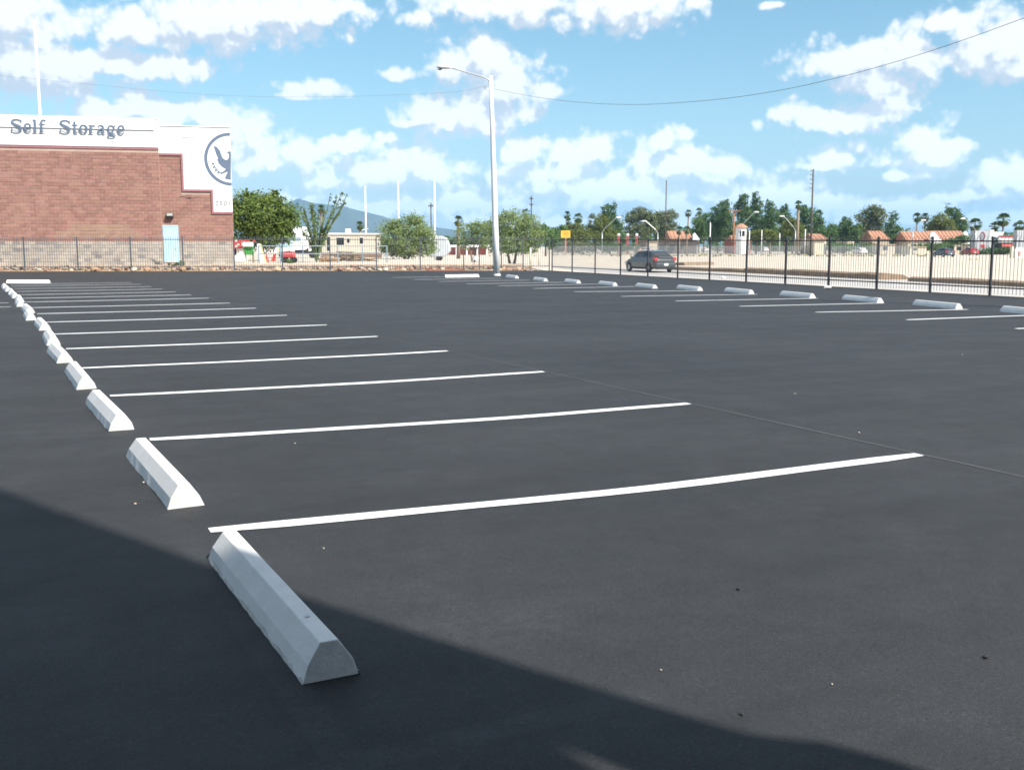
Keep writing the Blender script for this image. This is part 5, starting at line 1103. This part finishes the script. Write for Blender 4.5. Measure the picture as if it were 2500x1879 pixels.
obj('top_rail', MB().tube([(0, 0, 1.75), (L, 0, 1.75)], .03, 5), M_GALV, t)
pm = MB().tube([(0, 0, 0), (0, 0, 1.85)], .04, 6).mesh('post'); pm.materials.append(M_GALV)
for q in range(24): obj('post', pm, None, t, (L*q/23, 0.04, 0))
wb_ = []
for k in range(260):
    px = random.uniform(1350, 2260); d = random.uniform(178, 216); p = AT(px, d); wb_.append((p.x, p.y, ROADZ+.08, random.uniform(.3, 1.3), random.uniform(.3, .9), .09))
obj('dry_weeds', leaf_mesh('dry_weeds', wb_, 5000, .16, mat('weed_leaf', (0.36, 0.34, 0.20), .9, rand=.3, island=True), seed=4, shell=.1), None, kind='stuff')
# light blue pipe barrier and brush pile behind the back fence
a, b = AT(632, 71), AT(945, 73); dv = b-a; L = dv.length; t = thing('pipe_barrier', 'light blue two-rail pipe barrier behind the back fence', 'barrier', (a.x, a.y, .3), math.atan2(dv.y, dv.x))
for h in (1.14, .62): obj('rail', MB().tube([(0, 0, h), (L, 0, h)], .032, 8), M_BLUEPIPE, t)
for px in (632, 685, 740, 825, 885, 945): x = along(a, dv.normalized(), px); obj('post', MB().tube([(x, 0, -.3), (x, 0, 1.17)], .038, 8), M_BLUEPIPE, t)
a = AT(845, 80); t = thing('brush_pile', 'heap of dry brown branches behind the blue barrier', 'brush pile', (a.x, a.y, .3), -YAW)
for k in range(70):
    x = random.uniform(-1.7, 1.9); y = random.uniform(-.7, .7); z = random.uniform(.03, .75)*(1-abs(x)/2.4); an = random.gauss(0, .35); L = random.uniform(.6, 1.7); v = Vector((math.cos(an)*L/2, random.uniform(-.3, .3), math.sin(an)*L*.12))
    c = Vector((x, y, z)); obj('branch', MB().tube([c-v, c+Vector((0, 0, .04)), c+v], [.035, .03, .015], 5), (M_WOODP, M_BARK, M_BARK)[k % 3], t)
a = AT(790, 77); t = thing('log_pile', 'few pale cut logs at the left of the brush heap', 'log pile', (a.x, a.y, .3), -YAW)
for k in range(6): obj('log', MB().tube([(-.3+.1*k, -.2, .1+.09*(k % 3)), (.5+.12*k, .3, .1+.1*(k % 2))], .09, 8), M_WOODP, t)
# colourful stall, boards and flags behind the fence
a = AT(596, 73); t = thing('food_stall', 'red and white stall with green panels behind the fence by the building', 'stall', (a.x, a.y, .3), -YAW); k = PXM(73)
X = lambda px: (px-596)*k; Z = lambda py: HZ(596, py, 73)-.3
obj('counter_body', MB().box(X(570), -.4, .1, X(600), .5, Z(606)), M_WPAINT, t, bevel=.03); obj('green_panel', MB().box(X(600)+.002, -.42, Z(622), X(622), -.36, Z(602)), M_GREEN, t); obj('green_wedge', MB().prism([(X(597), Z(606)), (X(604), Z(602)), (X(604), Z(620))], -.46, -.425), M_GREEN, t)
cn = obj('canopy', MB().prism([(X(565), Z(611)), (X(565), Z(598)), (X(580), Z(587)), (X(594), Z(586)), (X(597), Z(603))], -.65, .5), M_RED, t, bevel=.02)
for (x, y) in ((570,596),(576,590),(583,588),(574,601),(588,597),(583,601),(568,606)): obj('white_dot', MB().prism([(X(x)+math.cos(q*PI/4)*.07, Z(y)+math.sin(q*PI/4)*.08) for q in range(8)], -.664, -.652), M_WPAINT, cn)
obj('sign_board', MB().prism([(X(597), Z(600)), (X(595), Z(596)), (X(598), Z(591)), (X(623), Z(591)), (X(623), Z(602)), (X(599), Z(602))], -.60, -.52), M_WPAINT, t, bevel=.01); obj('red_topper', MB().box(X(604), -.5, Z(590), X(614), -.42, Z(584)), M_RED, t)
obj('red_topper', MB().prism([(X(621), Z(590)), (X(629), Z(592)), (X(626), Z(585)), (X(622), Z(584))], -.5, -.44), M_RED, t)
for x in (573, 599, 619): obj('leg', MB().box(X(x)-.05, -.3, 0, X(x)+.05, -.2, Z(622)), M_PALEY, t)
obj('hatch', MB().box(X(574), -.418, Z(622), X(580), -.402, Z(608)), M_DARKG, t)
a = AT(637, 72.3); t = thing('sandwich_board', 'leaning white and pale yellow board right of the stall', 'board', (a.x, a.y, .3), -YAW); k = PXM(72.3)
obj('front_board', MB().prism([(-.25, Z(596)), (-.1, Z(594)), (.3, 0), (.0, 0), (-.27, .7)], -.08, -.02), M_WPAINT, t); obj('edge_strip', MB().prism([(-.098, Z(594)), (-.02, Z(595)), (.40, 0), (.303, 0)], -.08, -.02), M_PALEY, t); obj('rear_board', MB().prism([(-.2, Z(598)), (0, Z(596)), (.2, 0), (0, 0)], .15, .2), M_WPAINT, t)
a = AT(672, 72.6); t = thing('feather_flag', 'leaning flag striped blue, white, yellow and red', 'flag', (a.x, a.y, .3), -YAW); zz = Z(605)
obj('blue_stripe', MB().prism([(-.18, .75), (-.1, zz), (.0, zz+.02), (-.1, .75)], -.02, .02), M_PURPLE, t); obj('white_stripe', MB().prism([(-.098, .75), (.002, zz+.02), (.18, zz+.05), (.1, .62)], -.02, .02), M_WPAINT, t); obj('yellow_stripe', MB().prism([(.102, .62), (.182, zz+.05), (.28, zz-.05), (.2, .7)], -.02, .02), M_PALEY, t); obj('red_tail', MB().prism([(-.3, .12), (-.12, .66), (.05, .6), (-.05, .1)], -.03, .01), M_RED, t); obj('staff', MB().tube([(-.2, .03, 0), (.2, .03, zz+.1)], .015, 6), M_GALV, t)
a = AT(650, 73); t = thing('traffic_cone', 'small dull red cone in the shade under the dense green tree', 'cone', (a.x, a.y, .3)); obj('cone', MB().tube([(0, 0, .03), (0, 0, .62)], [.15, .03], 10), M_RED, t); obj('foot', MB().box(-.2, -.2, 0, .2, .2, .03), M_RED, t)
a = AT(704, 72.5); t = thing('cart', 'low red and white cart with black wheels under the motorhome', 'cart', (a.x, a.y, .3), -YAW); k = PXM(72.5)
obj('red_body', MB().prism([(-.42, .38), (.42, .38), (.36, .75), (.1, .8), (-.38, .72)], -.4, .4), M_RED, t, bevel=.03); obj('white_cover', MB().prism([(-.37, .722), (.1, .802), (.37, .752), (.3, 1.02), (-.3, 1.04)], -.42, .42), M_WPAINT, t, bevel=.04)
for x in (-.25, .33):
    for sy in (-1, 1): obj('wheel', MB().tube([(x, sy*.3, .19), (x, sy*.43, .19)], .19, 12), M_TYRE, t)
for q, (px, d) in enumerate(((706, 70), (440, 63.2), (420, 63.0))):
    p = AT(px, d); t = thing('weed_tuft', ('green weed tuft in front of the red and white cart', 'green weed tuft at the fence foot right of the blue door', 'green weed tuft at the fence foot below the blue door')[q], 'plant', (p.x, p.y, gz(p.x, p.y)))
    obj('leaves', leaf_mesh('leaves', [(0, 0, .14, .3, .25, .16)], 160, .08, M_LF7, seed=q), None, t); obj('stem', MB().tube([(0, 0, -.02), (.03, 0, .2)], .012, 5), M_BARK, t)

# ------------------------------------------------------------------ litter on the asphalt
for q, (px, py, lab) in enumerate(((2020, 705, 'crumpled white paper near the side fence, right one'), (1766, 680, 'crumpled white paper close to the foot of the side fence, left one'))):
    p = G(px, py); b = bmesh.new(); bmesh.ops.create_icosphere(b, subdivisions=2, radius=1)
    for v in b.verts: v.co *= random.uniform(.6, 1.15)
    m = bpy.data.meshes.new('paper_scrap'); b.to_mesh(m); b.free(); m.materials.append(M_PAPER); o = bpy.data.objects.new('paper_scrap', m); COL.objects.link(o); o.location = (p.x, p.y, .05); o.scale = (.17, .12, .065); tag(o, lab, 'litter', 'paper scraps on the asphalt')
for (px, py, r, lab) in ((1941,963,.016,'pale pebble on the asphalt right of the third stripe end'),(2097,1058,.015,'pale pebble on the asphalt above the end of the nearest stripe'),(330,1231,.011,'pale pebble left of the second stop of the left row'),(350,1180,.014,'pale crumb at the foot of the second stop of the left row'),(790,1339,.007,'tiny pale pebble right of the nearest stop'),(720,1083,.008,'tiny pale pebble below the second stripe'),(1613,1637,.007,'tiny orange-tan pebble just beyond the shadow edge'),(2031,1671,.006,'tiny tan pebble at the lower right'),(2350,866,.012,'pale pebble far right in the open asphalt')):
    p = G(px, py); o = bpy.data.objects.new('pebble', rock_me[(int(px)) % 3*3+2]); COL.objects.link(o); o.location = (p.x, p.y, r*.5); o.scale = (r*.85, r*.65, r*.5); o.rotation_euler = (0, 0, px); tag(o, lab, 'pebble', 'pebbles scattered on the asphalt')
for (px, py, r, lab) in ((1802,1440,.011,'dark bit of tar in the open asphalt right of the nearest stop'),(1811,1745,.010,'dark crumb of tar close to the shadow edge'),(2405,1607,.012,'dark twig-like tar crumb at the lower right')):
    p = G(px, py); o = bpy.data.objects.new('tar_crumb', rock_me[4].copy()); o.data.materials.clear(); o.data.materials.append(M_HOLE); COL.objects.link(o); o.location = (p.x, p.y, r*.5); o.scale = (r*1.1, r*.6, r*.5); o.rotation_euler = (0, 0, px); tag(o, lab, 'tar crumb', 'dark crumbs on the asphalt')

# ------------------------------------------------------------------ unseen wall added behind the camera, its outline cut to shade the lot's corner
t = thing('shade_wall', 'tall unseen wall added behind the viewer, cut to cast the shadow in the corner', 'wall', (0, -2.3, 0))
WY = .02; HT = 18.0
mw = MB()
mw.box(-30, -WY, 0, 3.0, 0, HT)
mw.prism([(3.001, 0), (3.12, 0), (3.12, 4.0), (3.506, 5.47), (3.506, HT), (3.001, HT)], -WY, 0)
mw.prism([(3.507, 0), (4.07, 0), (4.08, 4.9), (4.06, 5.08), (4.0, 5.16), (3.955, 5.24), (3.92, 6.0), (3.89, 7.3), (3.90, 8.1), (3.98, 10.4), (4.0, HT), (3.507, HT)], -WY, 0)
obj('wall', mw, mat('shade_wall_grey', (0.16, 0.16, 0.165), 0.8, var=.1, scale=1), t)  # dark grey keeps bounce light off the shaded asphalt

# ------------------------------------------------------------------ air
hz = bpy.data.materials.new('haze'); hz.use_nodes = True; tt = hz.node_tree; tt.nodes.clear()
pv = N(tt, 'ShaderNodeVolumePrincipled', ins={'Density': 1.35e-4, 'Anisotropy': 0.0}); pv.inputs['Color'].default_value = (.36, .68, 1.0, 1); oo = N(tt, 'ShaderNodeOutputMaterial'); tt.links.new(pv.outputs[0], oo.inputs['Volume'])
obj('haze', MB().box(-10500, -10500, -8, 10500, 10500, 420), hz, kind='stuff')
